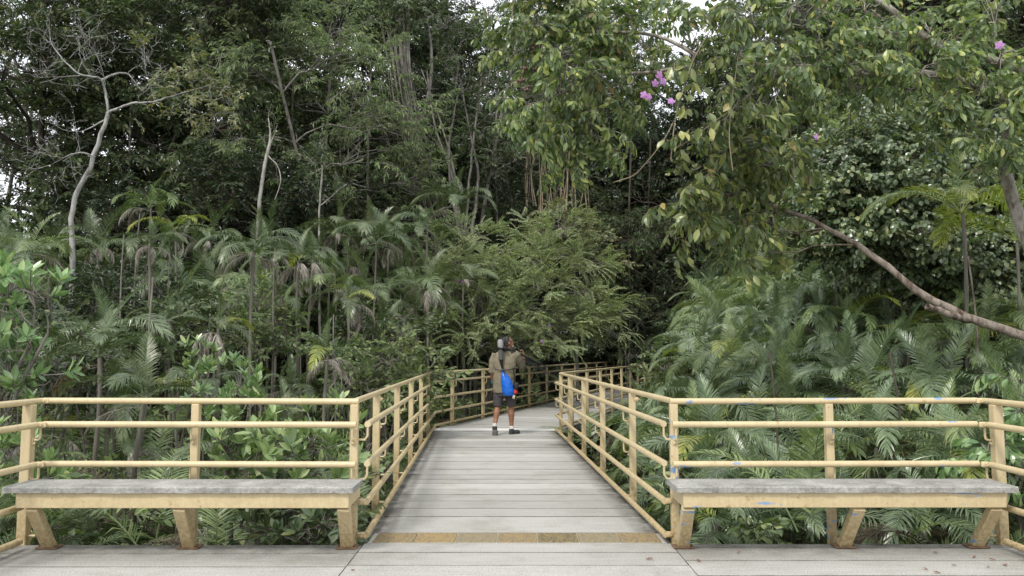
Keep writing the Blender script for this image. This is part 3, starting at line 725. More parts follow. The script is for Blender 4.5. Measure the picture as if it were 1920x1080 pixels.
def palm(label, group, x, y, h, rng, nf=9, nd=2, hue='green', size=1., lean=0, yellow=0, rust=0, z0=None, name='feather_palm', stemr=1., cat='palm', open_=1.):
    gz = float(ground_z(np.array(x), np.array(y))) if z0 is None else z0; H = h - gz
    root = empty(name, (x, y, gz), rng.uniform(0, 6.28)); tag(root, label, cat, group)
    if lean: root.rotation_euler = (lean * rng.normal(0, 1), lean * rng.normal(0, 1), root.rotation_euler[2])
    st = link('stem', STEMS[rng.integers(3)], root); st.scale = (stemr, stemr, max(.2, H))
    az = rng.uniform(0, 6.28)
    for i in range(nf):
        az += 2.4 + rng.normal(0, .2); f = i / max(1, nf - 1)
        if f < .18: me = FM['up' + hue][rng.integers(3)]; el = rng.uniform(.05, .3)
        else: me = FM[hue][rng.integers(5)]; el = .10 - f * .62 * open_ + rng.normal(0, .14)
        if yellow and rng.random() < yellow: me = FM['yellow'][rng.integers(3)]
        o = link('frond', me, root, (0, 0, H)); o.rotation_euler = (rng.normal(0, .25), -el, az); sc = size * rng.uniform(.8, 1.1) * (.8 if f < .3 else 1); o.scale = (sc,) * 3
    for i in range(nd):
        o = link('dead_frond', FM['rust'][0] if (rust and i == 0) else FM['dead'][rng.integers(4)], root, (0, 0, H - .08)); o.rotation_euler = (rng.normal(0, .3), rng.uniform(.1, .75), rng.uniform(0, 6.28)); sc = size * rng.uniform(.7, 1.0); o.scale = (sc,) * 3
        o['label'] = 'withered hanging frond, pale and dry' if not (rust and i == 0) else 'rust coloured dead frond'
    return root
# far palms: one mesh each
def palm_far(k, nf, nd, hue, H):
    r = np.random.default_rng(100 + k); s = Soup(); az = r.uniform(0, 6)
    s.tube(np.array([[0, 0, -H], [.05, .02, -H * .6], [-.03, .03, -H * .3], [0, 0, 0]]), .035, 6, 1)
    for i in range(nf):
        az += 2.4; f = i / (nf - 1); T = FR['up'][r.integers(3)] if f < .18 else FR['mid'][r.integers(5)]; el = r.uniform(.1, .3) if f < .18 else .08 - f * .6 + r.normal(0, .12)
        M = np.array(Matrix.Rotation(az, 3, 'Z') @ Matrix.Rotation(-el, 3, 'Y') @ Matrix.Rotation(r.normal(0, .25), 3, 'X')); s.put((T[0], T[1], T[2] * 0), M, 0, r.uniform(.85, 1.15))
    for i in range(nd):
        T = FR['dead'][r.integers(4)]; M = np.array(Matrix.Rotation(r.uniform(0, 6.3), 3, 'Z') @ Matrix.Rotation(r.uniform(.1, .75), 3, 'Y')); s.put((T[0], T[1], T[2] * 0 + 2), M, 0, r.uniform(.6, .9))
    return s.mesh('feather_palm', [hue, 'palm_stem', 'palm_dead'])
PF = {'left': [palm_far(k, 10, 6, 'palm_deep', 5) for k in range(4)], 'right': [palm_far(10 + k, 15, 1, 'palm_green' if k % 2 else 'palm_blue', 5) for k in range(4)]}

def railX(y, side):
    if side < 0: return -1.15 - (y - 6) * .037 if y < 14.8 else CL[0] + (y - 14.85) * .31
    return 1.2 - (y - 6) * .041 if y < 14.3 else CR[0] + (y - 14.3) * .33
rp_ = np.random.default_rng(8)
def scatter(side, xr, yr, dist, tries):
    pts = []
    for _ in range(tries):
        x, y = rp_.uniform(*xr), rp_.uniform(*yr)
        if abs(x) > 1.5 + y * .70: continue
        gap = (railX(y, side) - x) * -side * -1 if side < 0 else x - railX(y, side)
        if side < 0: gap = railX(y, side) - x
        if gap < (1.0 if y > 8.5 else .75): continue
        if side > 0 and gap < 1.3 and y > 11: continue
        dd = dist * (.62 + y * .03)
        if all((x - a) ** 2 + (y - b) ** 2 > dd * dd for a, b in pts): pts.append((x, y))
    return pts
PL = [p for p in scatter(-1, (-17, 6), (6.9, 22), .93, 8000)]
PR = [p for p in scatter(1, (1.8, 16), (6.9, 25), .72, 12000)]
print('palms', len(PL), len(PR))
def lab(side, y):
    if side < 0:
        if y < 10: return 'low feather palm right behind the railing on the left of the walkway', 'low palms behind the left railings'
        if y < 16: return 'slender palm with dry hanging fronds in the left thicket', 'palms with dry fronds in the left thicket'
        return 'small looking palm at the foot of the left forest wall', 'distant palms below the left forest'
    if y < 10: return 'lush feather palm right behind the railing on the right of the walkway', 'low palms behind the right railings'
    if y < 15: return 'green feather palm in the middle of the right palm thicket', 'palms in the right thicket'
    return 'small looking feather palm on the far slope of the right palm thicket', 'distant palms of the right thicket'
for x, y in PL:
    gap = railX(y, -1) - x; zt = np.clip(-.30 + .235 * (y - 7) + min(.5, .12 * gap), -.5, 3.4) + rp_.normal(0, .35 + .03 * y); lb, gr = lab(-1, y)
    zt = min(zt, 4.2)
    if y < 16: palm(lb, gr, x, y, zt, rp_, nf=rp_.integers(7, 11), nd=rp_.integers(1, 3) if y < 10 else rp_.integers(4, 8), hue='deep' if rp_.random() < .8 or y > 10 else 'blue', size=rp_.uniform(.42, .64), yellow=.04, rust=rp_.random() < .12)
    else:
        o = link('feather_palm', PF['left'][rp_.integers(4)], None, (x, y, zt)); o.rotation_euler[2] = rp_.uniform(0, 6.3); s = rp_.uniform(.6, .8); o.scale = (s, s, s); tag(o, lb, 'palm', gr)
for x, y in PR:
    gap = x - railX(y, 1); zt = np.clip(-.35 + .19 * (y - 7) + .27 * max(0, gap - 1.2), -.6, 4.4) + rp_.normal(0, .15); lb, gr = lab(1, y)
    zt = min(zt, 4.4) if y > 12 else min(zt, .55 if y < 8.6 else (.9 if y < 10 else 1.7))
    if y > 11 and gap < 2.3: zt = min(zt, -.1 + .1 * max(0, gap - 1.3))
    if y < 15: palm(lb, gr, x, y, zt, rp_, nf=rp_.integers(11, 15), nd=rp_.integers(0, 2), hue='green' if rp_.random() < .45 else 'blue', size=rp_.uniform(.50, .74), yellow=.05)
    else:
        o = link('feather_palm', PF['right'][rp_.integers(4)], None, (x, y, zt)); o.rotation_euler[2] = rp_.uniform(0, 6.3); s = rp_.uniform(.6, .82); o.scale = (s, s, s); tag(o, lb, 'palm', gr)
# individual palms that stand out
rq = np.random.default_rng(77)
def P3(px, py, Y): return at(px, py, Y)
def solo(px, py, Y, label, **k):
    p = P3(px, py, Y); return palm(label, None, p[0], p[1], p[2], rq, **k)
solo(1800, 400, 10.2, 'slender palm with long yellow green fronds beside the pale trunk at right', nf=9, nd=0, hue='green', size=.80, yellow=.55, stemr=.9)
solo(1905, 452, 10.8, 'second yellowish palm half cut off at the right edge of the photo', nf=8, nd=0, hue='green', size=.7, yellow=.7, stemr=.8)
solo(330, 430, 17.5, 'tall thin palm with one bright yellow frond in the left thicket', nf=6, nd=3, hue='green', size=.62, yellow=.5, stemr=.8)
solo(618, 540, 15.0, 'thin stemmed palm with yellow tip fronds left of the feathery bush', nf=7, nd=3, hue='green', size=.55, yellow=.45, stemr=.7)
solo(478, 535, 15.5, 'palm with a tall skirt of grey dead fronds under the pale snag', nf=8, nd=6, hue='green', size=.7)
solo(705, 450, 19, 'large dark green palm standing clear left of the feathery bush', nf=12, nd=2, hue='deep', size=.85)
solo(860, 385, 23, 'palm with spreading fronds just above the feathery bush', nf=12, nd=1, hue='deep', size=.85)
solo(800, 430, 21, 'dark palm tucked between the large palm and the feathery bush', nf=11, nd=2, hue='deep', size=.75)
solo(206, 640, 11.5, 'palm with one rust coloured dead frond near the white trunk', nf=8, nd=4, hue='blue', size=.75, rust=1)
solo(60, 470, 15.5, 'palm with grey drooping fronds behind the glossy shrub at the left edge', nf=9, nd=5, hue='green', size=.8)
solo(280, 390, 19, 'palm with bleached fan of fronds below the leafless white tree', nf=7, nd=3, hue='green', size=.75, yellow=.1)
# bare palm stems
rs = np.random.default_rng(5)
bare = [(287, 520, 700, 10.5, 'tallest bare grey stem rising from the left thicket'), (262, 400, 590, 15, 'grey bare stem left of the tallest one, behind it'), (232, 440, 600, 14, 'reddish bare stem left of the two grey ones'),
        (318, 470, 600, 15, 'bare stem just right of the tallest grey one'), (625, 590, 700, 13, 'short bare stem under the yellow tipped palm'), (515, 470, 640, 14, 'bare stem right of the pale snag'), (396, 560, 680, 13, 'leaning bare stem between the snag and the tallest stem')]
for px, y0, y1, Y, lb in bare:
    p = P3(px, y0, Y); z = float(ground_z(p[0], Y)); m = MB(); n = 14; H = p[2] - z; ln_ = rs.normal(0, .12)
    m.tube([(ln_ * (1 - i / (n - 1)) + .01 * math.sin(i), .0, H * i / (n - 1)) for i in range(n)], [(.020 + .004 * (i % 2)) * (1 - .55 * i / n) for i in range(n)], 7)
    o = m.build('bare_stem', 'palm_stem'); o.location = (p[0], Y, z); tag(o, lb, 'palm stem')

# ------------------------------------------------------------------ leafy templates
rt = np.random.default_rng(31)
T_med = [spray(rt, .75, 6, 8, .15, .065, .45) for _ in range(6)]
T_small = [spray(rt, .6, 6, 10, .095, .045, .3) for _ in range(6)]
T_narrow = [spray(rt, .8, 6, 9, .15, .034, .8, ang=.7) for _ in range(6)]
T_near = [spray(rt, .55, 4, 6, .155, .070, 1.1, True, .004, ang=.7, curl=.22) for _ in range(8)]
T_nears = [spray(rt, .40, 2, 5, .165, .080, 1.3, True, .004, ang=.6, curl=.25) for _ in range(6)]
T_vine = [spray(rt, .42, 4, 6, .105, .085, .9, True, .003, wide=.35, curl=.2, ang=.9) for _ in range(8)]
T_fine = [pinnate(rt, .55, 12, .075, .028, .55) for _ in range(8)]
T_ros = [rosette(rt, 9, .135, .05, .20) for _ in range(8)]
T_shrub = [spray(rt, .45, 4, 6, .10, .045, .2, True, .004) for _ in range(6)]

# ------------------------------------------------------------------ the forest wall
def forest_mesh(seed, H, cr, cb, temps, leafm, barkm, ncl, nsp, crad, sc, lean=.6, flat=1., ntr=1, top=.95):
    r = np.random.default_rng(seed); trunks = []
    for t in range(ntr):
        a = r.uniform(0, 6.28); k = (0 if t == 0 else .5)
        trunks.append(([(k * math.cos(a) * .5, k * math.sin(a) * .5, -.3), (lean * r.normal(0, .3) + k * math.cos(a), lean * r.normal(0, .3) + k * math.sin(a), H * .4), (lean * r.normal(0, 1) + k * 3 * math.cos(a), lean * r.normal(0, 1) + k * 3 * math.sin(a), H * .85)], .20 if ntr == 1 else .10, .05))
    cl = []
    for k in range(ncl):
        u = r.random() ** .8; z = cb + (H - cb) * u * top; rr = cr * math.sin(PI * min(1, .16 + u * .80)) ** .7; a = r.uniform(0, 6.28); q = rr * math.sqrt(r.uniform(.12, 1))
        cl.append(((q * math.cos(a), q * math.sin(a), z), (crad * r.uniform(.7, 1.3), crad * r.uniform(.7, 1.3), crad * .62 * r.uniform(.7, 1.3) * flat), nsp))
    wd, cw = tree_parts(r, trunks, cl, temps, sc=sc, limb=.09, twig_r=.009)
    return wd.mesh('trunk', [leafm, barkm]), cw.mesh('crown', [leafm, barkm])
VAR = {
 'tall': forest_mesh(1, 16, 4.0, 4.5, T_med, 'leaf_forest', 'bark_dark', 52, 13, 1.35, (1.15, 1.7)),
 'dark': forest_mesh(2, 14, 3.8, 2.5, T_small, 'leaf_dark', 'bark_dark', 50, 14, 1.3, (1.3, 1.9)),
 'airy': forest_mesh(3, 15, 4.3, 4.5, T_narrow, 'leaf_light', 'bark_grey', 50, 11, 1.2, (1.1, 1.6), ntr=2),
 'full': forest_mesh(4, 17, 4.6, 3.5, T_small, 'leaf_forest', 'bark_grey', 62, 13, 1.4, (1.4, 2.0)),
 'low': forest_mesh(5, 7.5, 3.4, .6, T_narrow, 'leaf_forest', 'bark_dark', 36, 13, 1.15, (.9, 1.3), flat=.6, ntr=3),
 'lowdark': forest_mesh(6, 6.5, 3.0, .3, T_small, 'leaf_dark', 'bark_dark', 34, 13, 1.1, (1.0, 1.5), flat=.7, ntr=3),
 'thin': forest_mesh(7, 15, 2.6, 7.0, T_small, 'leaf_forest', 'bark_grey', 20, 9, 1.0, (1.0, 1.4), ntr=3, lean=1.0),
}
LB = {'tall': 'tall tree with drooping medium leaves', 'dark': 'dark small leaved tree', 'airy': 'light green airy narrow leaved tree', 'full': 'big full crowned tree', 'low': 'low spreading understorey tree', 'lowdark': 'dark bushy understorey tree', 'thin': 'slim many stemmed high crowned tree'}
def wood(kind, x, y, rz, s, where, grp, zs=1., z=None):
    gz = float(ground_z(np.array(float(x)), np.array(float(y)))) if z is None else z
    o = empty('forest_tree', (x, y, gz), rz); o.scale = (s, s, s * zs); tag(o, LB[kind] + ' ' + where, 'tree', grp + ' (' + kind + ')' if False else grp)
    t, c = VAR[kind]; link('trunk', t, o); link('crown', c, o); return o
F_L, F_C, F_R, F_B = 'in the left forest wall', 'in the middle of the forest wall', 'in the forest wall on the right', 'at the back of the forest'
forest = [
 # kind, x, y, scale, zscale
 ('thin', -19.5, 27, 1, 1, F_L), ('tall', -14.8, 24.5, .95, 1.05, F_L), ('full', -11.8, 28, .95, 1.1, F_L), ('tall', -9.2, 25, .80, 1.15, F_L), ('airy', -6.3, 25.5, .85, 1.05, F_L), ('dark', -3.6, 29, .8, 1.1, F_L), 
 ('lowdark', -15.5, 22.5, 1, 1, F_L), ('lowdark', -11.5, 23, 1.05, 1, F_L), ('lowdark', -7.6, 23, 1.1, 1.05, F_L), ('low', -4.6, 24, .85, .95, F_L), ('lowdark', -18.5, 20, .9, 1, F_L),
 ('thin', -1.5, 30, 1.0, 1.1, F_C), ('thin', .8, 33, 1.0, 1.1, F_C), ('lowdark', -.8, 30, 1.0, .95, F_C), ('low', 2.0, 34, 1.1, 1.1, F_C), ('dark', 3.6, 36, .9, 1.15, F_C),
 ('low', 5.0, 31, 1.0, 1.1, F_C), ('lowdark', 8.0, 30, 1.2, 1.15, F_R), ('lowdark', 12.0, 42, 1.3, 1.2, F_C), ('lowdark', 7.8, 46, 1.3, 1.2, F_C), ('low', 9.5, 26, 1.0, 1.2, F_R), ('low', 7.3, 23, .72, 1.05, F_R),
 ('dark', 8.5, 34, 1.0, 1.1, F_R), ('full', 12.2, 29, .9, 1.1, F_R), ('tall', 11.5, 21.5, .78, 1.05, F_R), ('dark', 15.5, 21, .9, 1.1, F_R), ('full', 17.5, 26, .95, 1.15, F_R), ('lowdark', 13.5, 17.5, .95, 1.1, F_R),
 ('thin', -22, 34, 1.1, 1.1, F_B), ('thin', -17.5, 31, 1.1, 1.0, F_B), ('thin', -14.5, 36, 1.25, 1.1, F_B), ('full', -11.5, 37, 1.1, 1.15, F_B), ('dark', -7.2, 40, 1.3, 1.25, F_B), ('tall', -3.5, 42, 1.05, 1.1, F_B),
 ('full', 4.0, 46, 1.2, 1.1, F_B), ('dark', 5.6, 39, .93, 1.0, F_C), ('dark', 8.8, 39, .9, 1.0, F_C), ('lowdark', 6.6, 36, 1.35, 1.45, F_C), ('tall', 14.5, 36, 1.2, 1.15, F_B), ('dark', 19, 37, 1.3, 1.2, F_B), ('full', 24.5, 37, 1.2, 1.15, F_B), ('lowdark', 0, 42, 1.5, 1.2, F_B), ('lowdark', -4.5, 35, 1.4, 1.2, F_B), ('lowdark', 19, 30, 1.4, 1.2, F_B), ('lowdark', -11, 33, 1.2, 1.1, F_B),
 ('lowdark', -9, 48, 1.8, 1.3, F_B), ('lowdark', 17, 48, 1.8, 1.3, F_B), ('lowdark', 27, 46, 1.8, 1.3, F_B),
]
rf_ = np.random.default_rng(12)
for k, x, y, s, zs, where in forest: wood(k, x, y, rf_.uniform(0, 6.28), s, where, LB[k] + 's ' + where, zs)

# a far-off belt of trees that reads as one mass
fb = Soup(); V1, F1, M1 = T_small[0]
for i in range(4200):
    x = rf_.uniform(-62, 62); y = rf_.uniform(56, 62); z = -1 + (4 if x < -22 else 12) * rf_.random() ** 1.15 * (1 + .35 * math.sin(x * .35)); fb.put(T_med[rf_.integers(6)], basis(rf_.normal(0, 1, 3), roll=rf_.normal(0, .6)), np.array([x, y, z]), rf_.uniform(2.2, 3.6))
tag(link('distant_wood', fb.mesh('distant_wood', ['leaf_dark', 'bark_dark'])), 'far belt of woodland seen in dark scraps through the forest', 'woodland', None, 'stuff')

# undergrowth: ferns, seedlings, litter of fronds between the palms
ug = Soup()
n_ = 0
while n_ < 2800:
    side = -1 if rf_.random() < .5 else 1; y = 6.4 + 24 * rf_.random() ** 1.2; x = rf_.uniform(-20, 20)
    if abs(x) > 2 + y * .72: continue
    rx_ = railX(y, -1), railX(y, 1)
    if rx_[0] - .25 < x < rx_[1] + .25: continue
    if y < 14 and abs(x) < 1.0: continue
    n_ += 1; gz = float(ground_z(x, y)); p = np.array([x, y, gz + rf_.uniform(0, .5 + (1.3 if x > rx_[1] + 1 else .9) * rf_.random())])
    if rf_.random() < .55:
        T = FR['mid'][rf_.integers(5)]; ug.put((T[0], T[1], T[2] * 0 + (0 if rf_.random() < .72 else 3)), basis([rf_.normal(), rf_.normal(), rf_.uniform(0, .6)]), p, rf_.uniform(.5, .85))
    else: ug.put(T_med[rf_.integers(6)], basis([rf_.normal(), rf_.normal(), rf_.uniform(.2, 1.2)]), p + [0, 0, .15] if y < 12 or x < rx_[1] else p * [1, 1, 0] + [0, 0, gz], rf_.uniform(.6, 1.1))
for i in range(520):
    y = rf_.uniform(6.4, 9.8); x = rf_.uniform(-7.2, railX(y, -1) - .45) if i % 3 else rf_.uniform(railX(y, 1) + .45, 7.4); gz = float(ground_z(x, y)); p = np.array([x, y, gz + rf_.uniform(.1, 1.25)])
    if rf_.random() < .30: T = FR['dead'][rf_.integers(4)]; ug.put((T[0], T[1], T[2] * 0 + 2), basis([rf_.normal(), rf_.normal(), rf_.uniform(-.6, .3)]), p, rf_.uniform(.4, .6))
    elif rf_.random() < .6: T = FR['mid'][rf_.integers(5)]; ug.put((T[0], T[1], T[2] * 0), basis([rf_.normal(), rf_.normal(), rf_.uniform(0, .5)]), p, rf_.uniform(.35, .55))
    else: ug.put(T_shrub[rf_.integers(6)], basis([rf_.normal(), rf_.normal(), rf_.uniform(.1, .9)]), p, rf_.uniform(.8, 1.2))
tag(link('undergrowth', ug.mesh('undergrowth', ['palm_green', 'bark_dark', 'palm_dead', 'litter'])), 'low ferns, seedlings and dead fronds covering the forest floor', 'undergrowth', None, 'stuff')
# ------------------------------------------------------------------ plants and trees that stand out
def C_(px, py, Y, r, n): return (tuple(at(px, py, Y)), r if hasattr(r, '__len__') else (r, r, r * .75), n)
# central feathery bush
rr = np.random.default_rng(41)
cl = []
for px, py, Y in [(800, 580, 20.5), (830, 540, 20.5), (870, 500, 21), (850, 620, 20), (900, 570, 20), (950, 540, 20.5), (930, 610, 19.8), (990, 590, 20), (1000, 500, 21), (950, 470, 21.5), (1010, 440, 22), (1060, 430, 22), (1050, 480, 21.5),
                  (1060, 540, 20.8), (1050, 600, 20.5), (1100, 560, 21), (1110, 600, 21), (1150, 610, 21.5), (880, 450, 22), (900, 650, 19.8), (960, 655, 19.8), (1030, 630, 20.2), (1075, 620, 21), (800, 640, 20), (1100, 500, 21.5), (1140, 575, 22), (780, 600, 20.5), (840, 480, 21.5), (920, 500, 20.5), (1010, 545, 20)]:
    cl.append(C_(px, py, Y, (.62, .6, .36), 17))
b0 = at(885, 740, 21.4); gz = float(ground_z(b0[0], b0[1]))
tr = [([(b0[0] + dx0, b0[1], gz), (b0[0] + dx, b0[1] + dy, .8), (b0[0] + dx * 2.2, b0[1] + dy, 2.6 + dz), (b0[0] + dx * 3.2, b0[1] - dy, 3.2 + dz)], .07, .02) for dx0, dx, dy, dz in ((0, -.45, .2, -.5), (.1, .1, -.3, .7), (.2, .45, .1, .3), (-.2, -.2, .3, .5), (.25, .55, .2, -.1))]
make_tree('feathery_tree', 'wide light green feathery leaved tree behind the walking man', 'tree', rr, tr, cl, T_fine, 'leaf_feathery', 'bark_grey', sc=(.7, 1.1), limb=.03, updir=.5, parts=('trunk', 'crown'))
cl = [C_(px, py, Y, (.6, .6, .4), 12) for px, py, Y in [(1060, 410, 23), (1090, 440, 23), (1110, 470, 23), (1080, 470, 22.8), (1040, 440, 23), (1120, 500, 23), (1030, 470, 23)]]
b0 = at(1085, 700, 23.4); make_tree('rusty_tree', 'thin brownish yellow tree rising at the right shoulder of the feathery tree', 'tree', rr, [([(b0[0], b0[1], -1.3), tuple(at(1080, 600, 23.3)), tuple(at(1075, 480, 23.2)), tuple(at(1085, 420, 23.2))], .06, .02)], cl, T_small, 'leaf_rusty', 'bark_grey', sc=(.7, 1.1), limb=.03)

# near trees on the right whose boughs hang into the picture
rr = np.random.default_rng(43)
tipA = []
for px, py, Y in [(960, 30, 9.6), (1010, 50, 9.4), (1060, 30, 9.6), (1120, 40, 9.5), (1180, 30, 9.8), (1000, 110, 9.4), (1050, 100, 9.3), (1100, 110, 9.5), (1160, 100, 9.6), (1210, 90, 9.8), (1020, 170, 9.3), (1070, 170, 9.2), (1130, 175, 9.5), (1190, 60, 9.6), (1040, 220, 9.4), (1090, 235, 9.4), (1130, 225, 9.6), (975, 75, 9.5), (1060, 280, 9.6), (1100, 270, 9.5), (1010, 10, 9.8), (1150, 0, 9.8), (1090, 0, 9.5), (1180, 150, 9.8), (1000, 200, 9.6)]:
    tipA.append(C_(px, py, Y, (.31, .31, .26), 12))
tipB = []
for px, py, Y in [(1300, 20, 8.6), (1360, 30, 8.4), (1420, 20, 8.6), (1480, 40, 8.4), (1540, 20, 8.6), (1420, 80, 8.3), (1480, 100, 8.4), (1540, 90, 8.5), (1370, 90, 8.5), (1420, 150, 8.3), (1480, 170, 8.3), (1540, 150, 8.5), (1590, 110, 8.6), (1640, 130, 8.4), (1690, 110, 8.4), (1720, 150, 8.3), (1770, 130, 8.5), (1600, 140, 8.6),
                  (1660, 60, 8.8), (1750, 40, 8.8), (1830, 60, 8.6), (1880, 100, 8.4), (1850, 150, 8.2), (1900, 190, 8.2), (1800, 180, 8.3), (1860, 220, 8.2), (1900, 250, 8.2), (1830, 240, 8.3), (1880, 290, 8.2), (1390, 190, 8.4), (1290, 90, 8.6), (1870, 20, 8.6), (1780, 80, 8.8), (1620, 20, 8.8), (1290, 60, 8.7)]:
    tipB.append(C_(px, py, Y, (.26, .28, .22), 7 if px < 1700 else 9))
A3 = lambda *a: tuple(at(*a))
tr = [([A3(2140, 900, 8.8)[:2] + (-1.2,), A3(2010, 640, 8.7), A3(1920, 440, 8.6), A3(1880, 330, 8.6), A3(1868, 285, 8.6), A3(1890, 215, 8.6), A3(1960, 160, 8.6), A3(2040, 40, 8.6)], .072, .06),
      ([A3(2040, 175, 8.6), A3(1960, 150, 8.6), A3(1850, 105, 8.6), A3(1770, 95, 8.7), A3(1720, 60, 8.8), A3(1650, 0, 8.9), A3(1560, -60, 9)], .05, .035),
      ([A3(1890, 190, 8.6), A3(1780, 140, 8.8), A3(1640, 130, 8.8), A3(1500, 125, 8.8), A3(1330, 118, 9.2), A3(1200, 140, 9.5), A3(1120, 140, 9.5)], .042, .018),
      ([A3(1330, 118, 9.2), A3(1230, 60, 9.5), A3(1100, 60, 9.5), A3(1000, 60, 9.5)], .028, .012)]
ov = make_tree('overhanging_tree', 'big leaved tree with mottled trunk whose long boughs overhang from the right edge', 'tree', rr, tr, tipA + tipB, T_near, 'leaf_near', 'bark_mottled', sc=(.5, .82), limb=.014, updir=-.1, twig_r=.0035, sag=.1)
# clusters of small dark fruit on the bough
for px, py in ((1000, 92), (985, 128), (1012, 108), (978, 150), (1003, 128), (995, 200), (990, 165)):
    m = MB(); c = at(px, py, 9.15); lo = Vector(ov.location)
    for _ in range(16): m.ball(tuple(Vector(c + rr.normal(0, .020, 3)) - lo), .013, 6)
    m.build('fruit_cluster', 'fruit', ov)
# the leaning tree
cl = [C_(a[0], a[1], a[2], a[3] * .82, a[4]) for a in [(1450, 395, 9.9, .38, 8), (1400, 370, 9.7, .36, 8), (1350, 350, 9.6, .34, 8), (1300, 370, 9.5, .3, 7), (1340, 300, 9.6, .32, 8), (1390, 300, 9.5, .34, 8), (1440, 310, 9.7, .34, 8), (1270, 400, 9.5, .22, 4), (1330, 405, 9.5, .3, 7), (1390, 430, 9.6, .3, 6), (1450, 440, 9.8, .32, 6), (1420, 250, 9.6, .32, 7), (1360, 240, 9.4, .3, 6), (1465, 345, 9.8, .26, 4), (1380, 210, 9.3, .3, 5), (1420, 470, 9.8, .22, 3)]]
tr = [([A3(2300, 760, 8.6), A3(2100, 690, 8.7), A3(1920, 630, 8.9), A3(1800, 590, 9.1), A3(1720, 550, 9.2), A3(1640, 480, 9.4), A3(1560, 430, 9.6), A3(1490, 400, 9.8), A3(1430, 380, 9.9)], .080, .020),
      ([A3(1815, 598, 9.1), A3(1780, 590, 9.0), A3(1738, 574, 8.95)], .045, .035), ([A3(1430, 380, 9.9), A3(1400, 340, 9.8), A3(1390, 280, 9.7), A3(1380, 200, 9.5)], .022, .010),
      ([A3(1400, 365, 9.8), A3(1350, 365, 9.6), A3(1310, 330, 9.6), A3(1295, 300, 9.6), A3(1280, 283, 9.6)], .020, .007)]
lt = make_tree('leaning_tree', 'leaning reddish brown trunk with a broken stub and yellow green leaves at its end', 'tree', rr, tr, cl, T_near + T_nears, 'leaf_near', 'bark_red', loc=A3(2300, 760, 8.6), sc=(.65, 1.0), limb=.014, updir=-.2, twig_r=.0035, sag=.1)

# vine covered mass on the right
rr = np.random.default_rng(44); cl = []
for k in range(150):
    px = rr.uniform(1530, 1960); topy = np.interp(px, [1530, 1600, 1700, 1800, 1960], [300, 210, 190, 230, 250]); boty = np.interp(px, [1530, 1600, 1700, 1960], [420, 500, 560, 640])
    py = rr.uniform(topy, boty); Y = 14.8 - 1.6 * math.sin(PI * np.clip((py - topy) / (boty - topy + 60), 0, 1)) - .9 * math.sin(PI * np.clip((px - 1520) / 440, 0, 1)) + rr.normal(0, .35); cl.append(C_(px, py, Y, (.50, .42, .40), 17))
b0 = at(1720, 700, 15.6); tr = [([(b0[0] + k * .5, b0[1] + .3 * k, -1.2), (b0[0] + k * .8, b0[1], 1.2), A3(1720 + 55 * k, 400, 15.4), A3(1700 + 55 * k, 240, 15.4)], .1, .04) for k in (-2, 0, 2, 4)]
vm = make_tree('vine_covered_tree', 'dense dome of dark heart shaped vine leaves behind the leaning trunk', 'tree', rr, tr, cl, T_vine, 'leaf_vine', 'bark_dark', sc=(.62, .95), limb=.02, updir=.1, twig_r=.003)
cl = []
for k in range(60):
    px = rr.uniform(1505, 1640); ty = np.interp(px, [1505, 1570, 1640], [330, 250, 240]); py = rr.uniform(ty, 470 + rr.uniform(-20, 20)); cl.append(C_(px, py, 13.6 + rr.normal(0, .3), (.34, .34, .3), 8))
b0 = at(1570, 700, 14.2); vy = make_tree('creeper_thicket', 'lighter yellow green creeper with small leaves on the left flank of the vine dome', 'creeper', rr, [([(b0[0], b0[1], -1.3), A3(1570, 520, 14.1), A3(1560, 380, 14), A3(1590, 260, 14)], .05, .02)], cl, T_shrub, 'leaf_feathery', 'bark_grey', sc=(.75, 1.1), limb=.015, twig_r=.003)

# flowers
def flower(parent, p, s=1., lb=None):
    m = MB(); lo = Vector(parent.location); r = np.random.default_rng(int(abs(p[0]) * 1000)); ax = unit(np.array([r.normal(0, .5), -1, r.normal(-.2, .4)]))
    for k in range(5):
        a = k * 2 * PI / 5; Bq = basis(ax); dv = Bq @ np.array([.35, math.cos(a), math.sin(a)])
        V, F = leaves(np.zeros((1, 3)), dv[None], ax[None], .052 * s, .045 * s, .2, True, .6, .3); m.add(V + np.array(p) - np.array(lo), F)
    a0 = np.array(p) - np.array(lo); m.tube([tuple(a0 - ax * .055 * s), tuple(a0 - ax * .02 * s), tuple(a0 + ax * .008 * s)], [.006 * s, .010 * s, .02 * s], 8); return m.build('flower', 'petal', parent)
def hanging_vine(label, pts, leafspots, flowers, r=.006, seed=1, leafm='leaf_near', temps=None):
    rr = np.random.default_rng(seed); P = np.array([at(*p) for p in pts]); root = empty('hanging_vine', tuple(P[0])); tag(root, label, 'vine'); lo = P[0]
    Q = interp(P, max(10, len(P) * 4)); s = Soup(); s.tube(Q - lo, r, 6, 1); link('stem', s.mesh('stem', ['leaf_near', 'vine_stem']), root)
    if leafspots:
        c = Soup()
        for (px, py, Y, n) in leafspots:
            p = at(px, py, Y); B = np.tile(p - lo, (n, 1)) + rr.normal(0, .05, (n, 3)); D = np.stack([rr.normal(0, .5, n), rr.normal(0, .5, n), np.full(n, -1.)], 1); Nn = np.stack([rr.normal(0, .5, n), np.full(n, -.8), np.full(n, .5)], 1)
            V, F = leaves(B, D, Nn, rr.uniform(.10, .17, n), .068, .3, True, .35, .15); c.add(V, F, 0)
            for b in B: c.tube(np.stack([p - lo, b]), .003, 3)
        link('leaves', c.mesh('leaves', [leafm, 'vine_stem']), root)
    for (px, py, Y, s_) in flowers: flower(root, at(px, py, Y), s_)
    return root
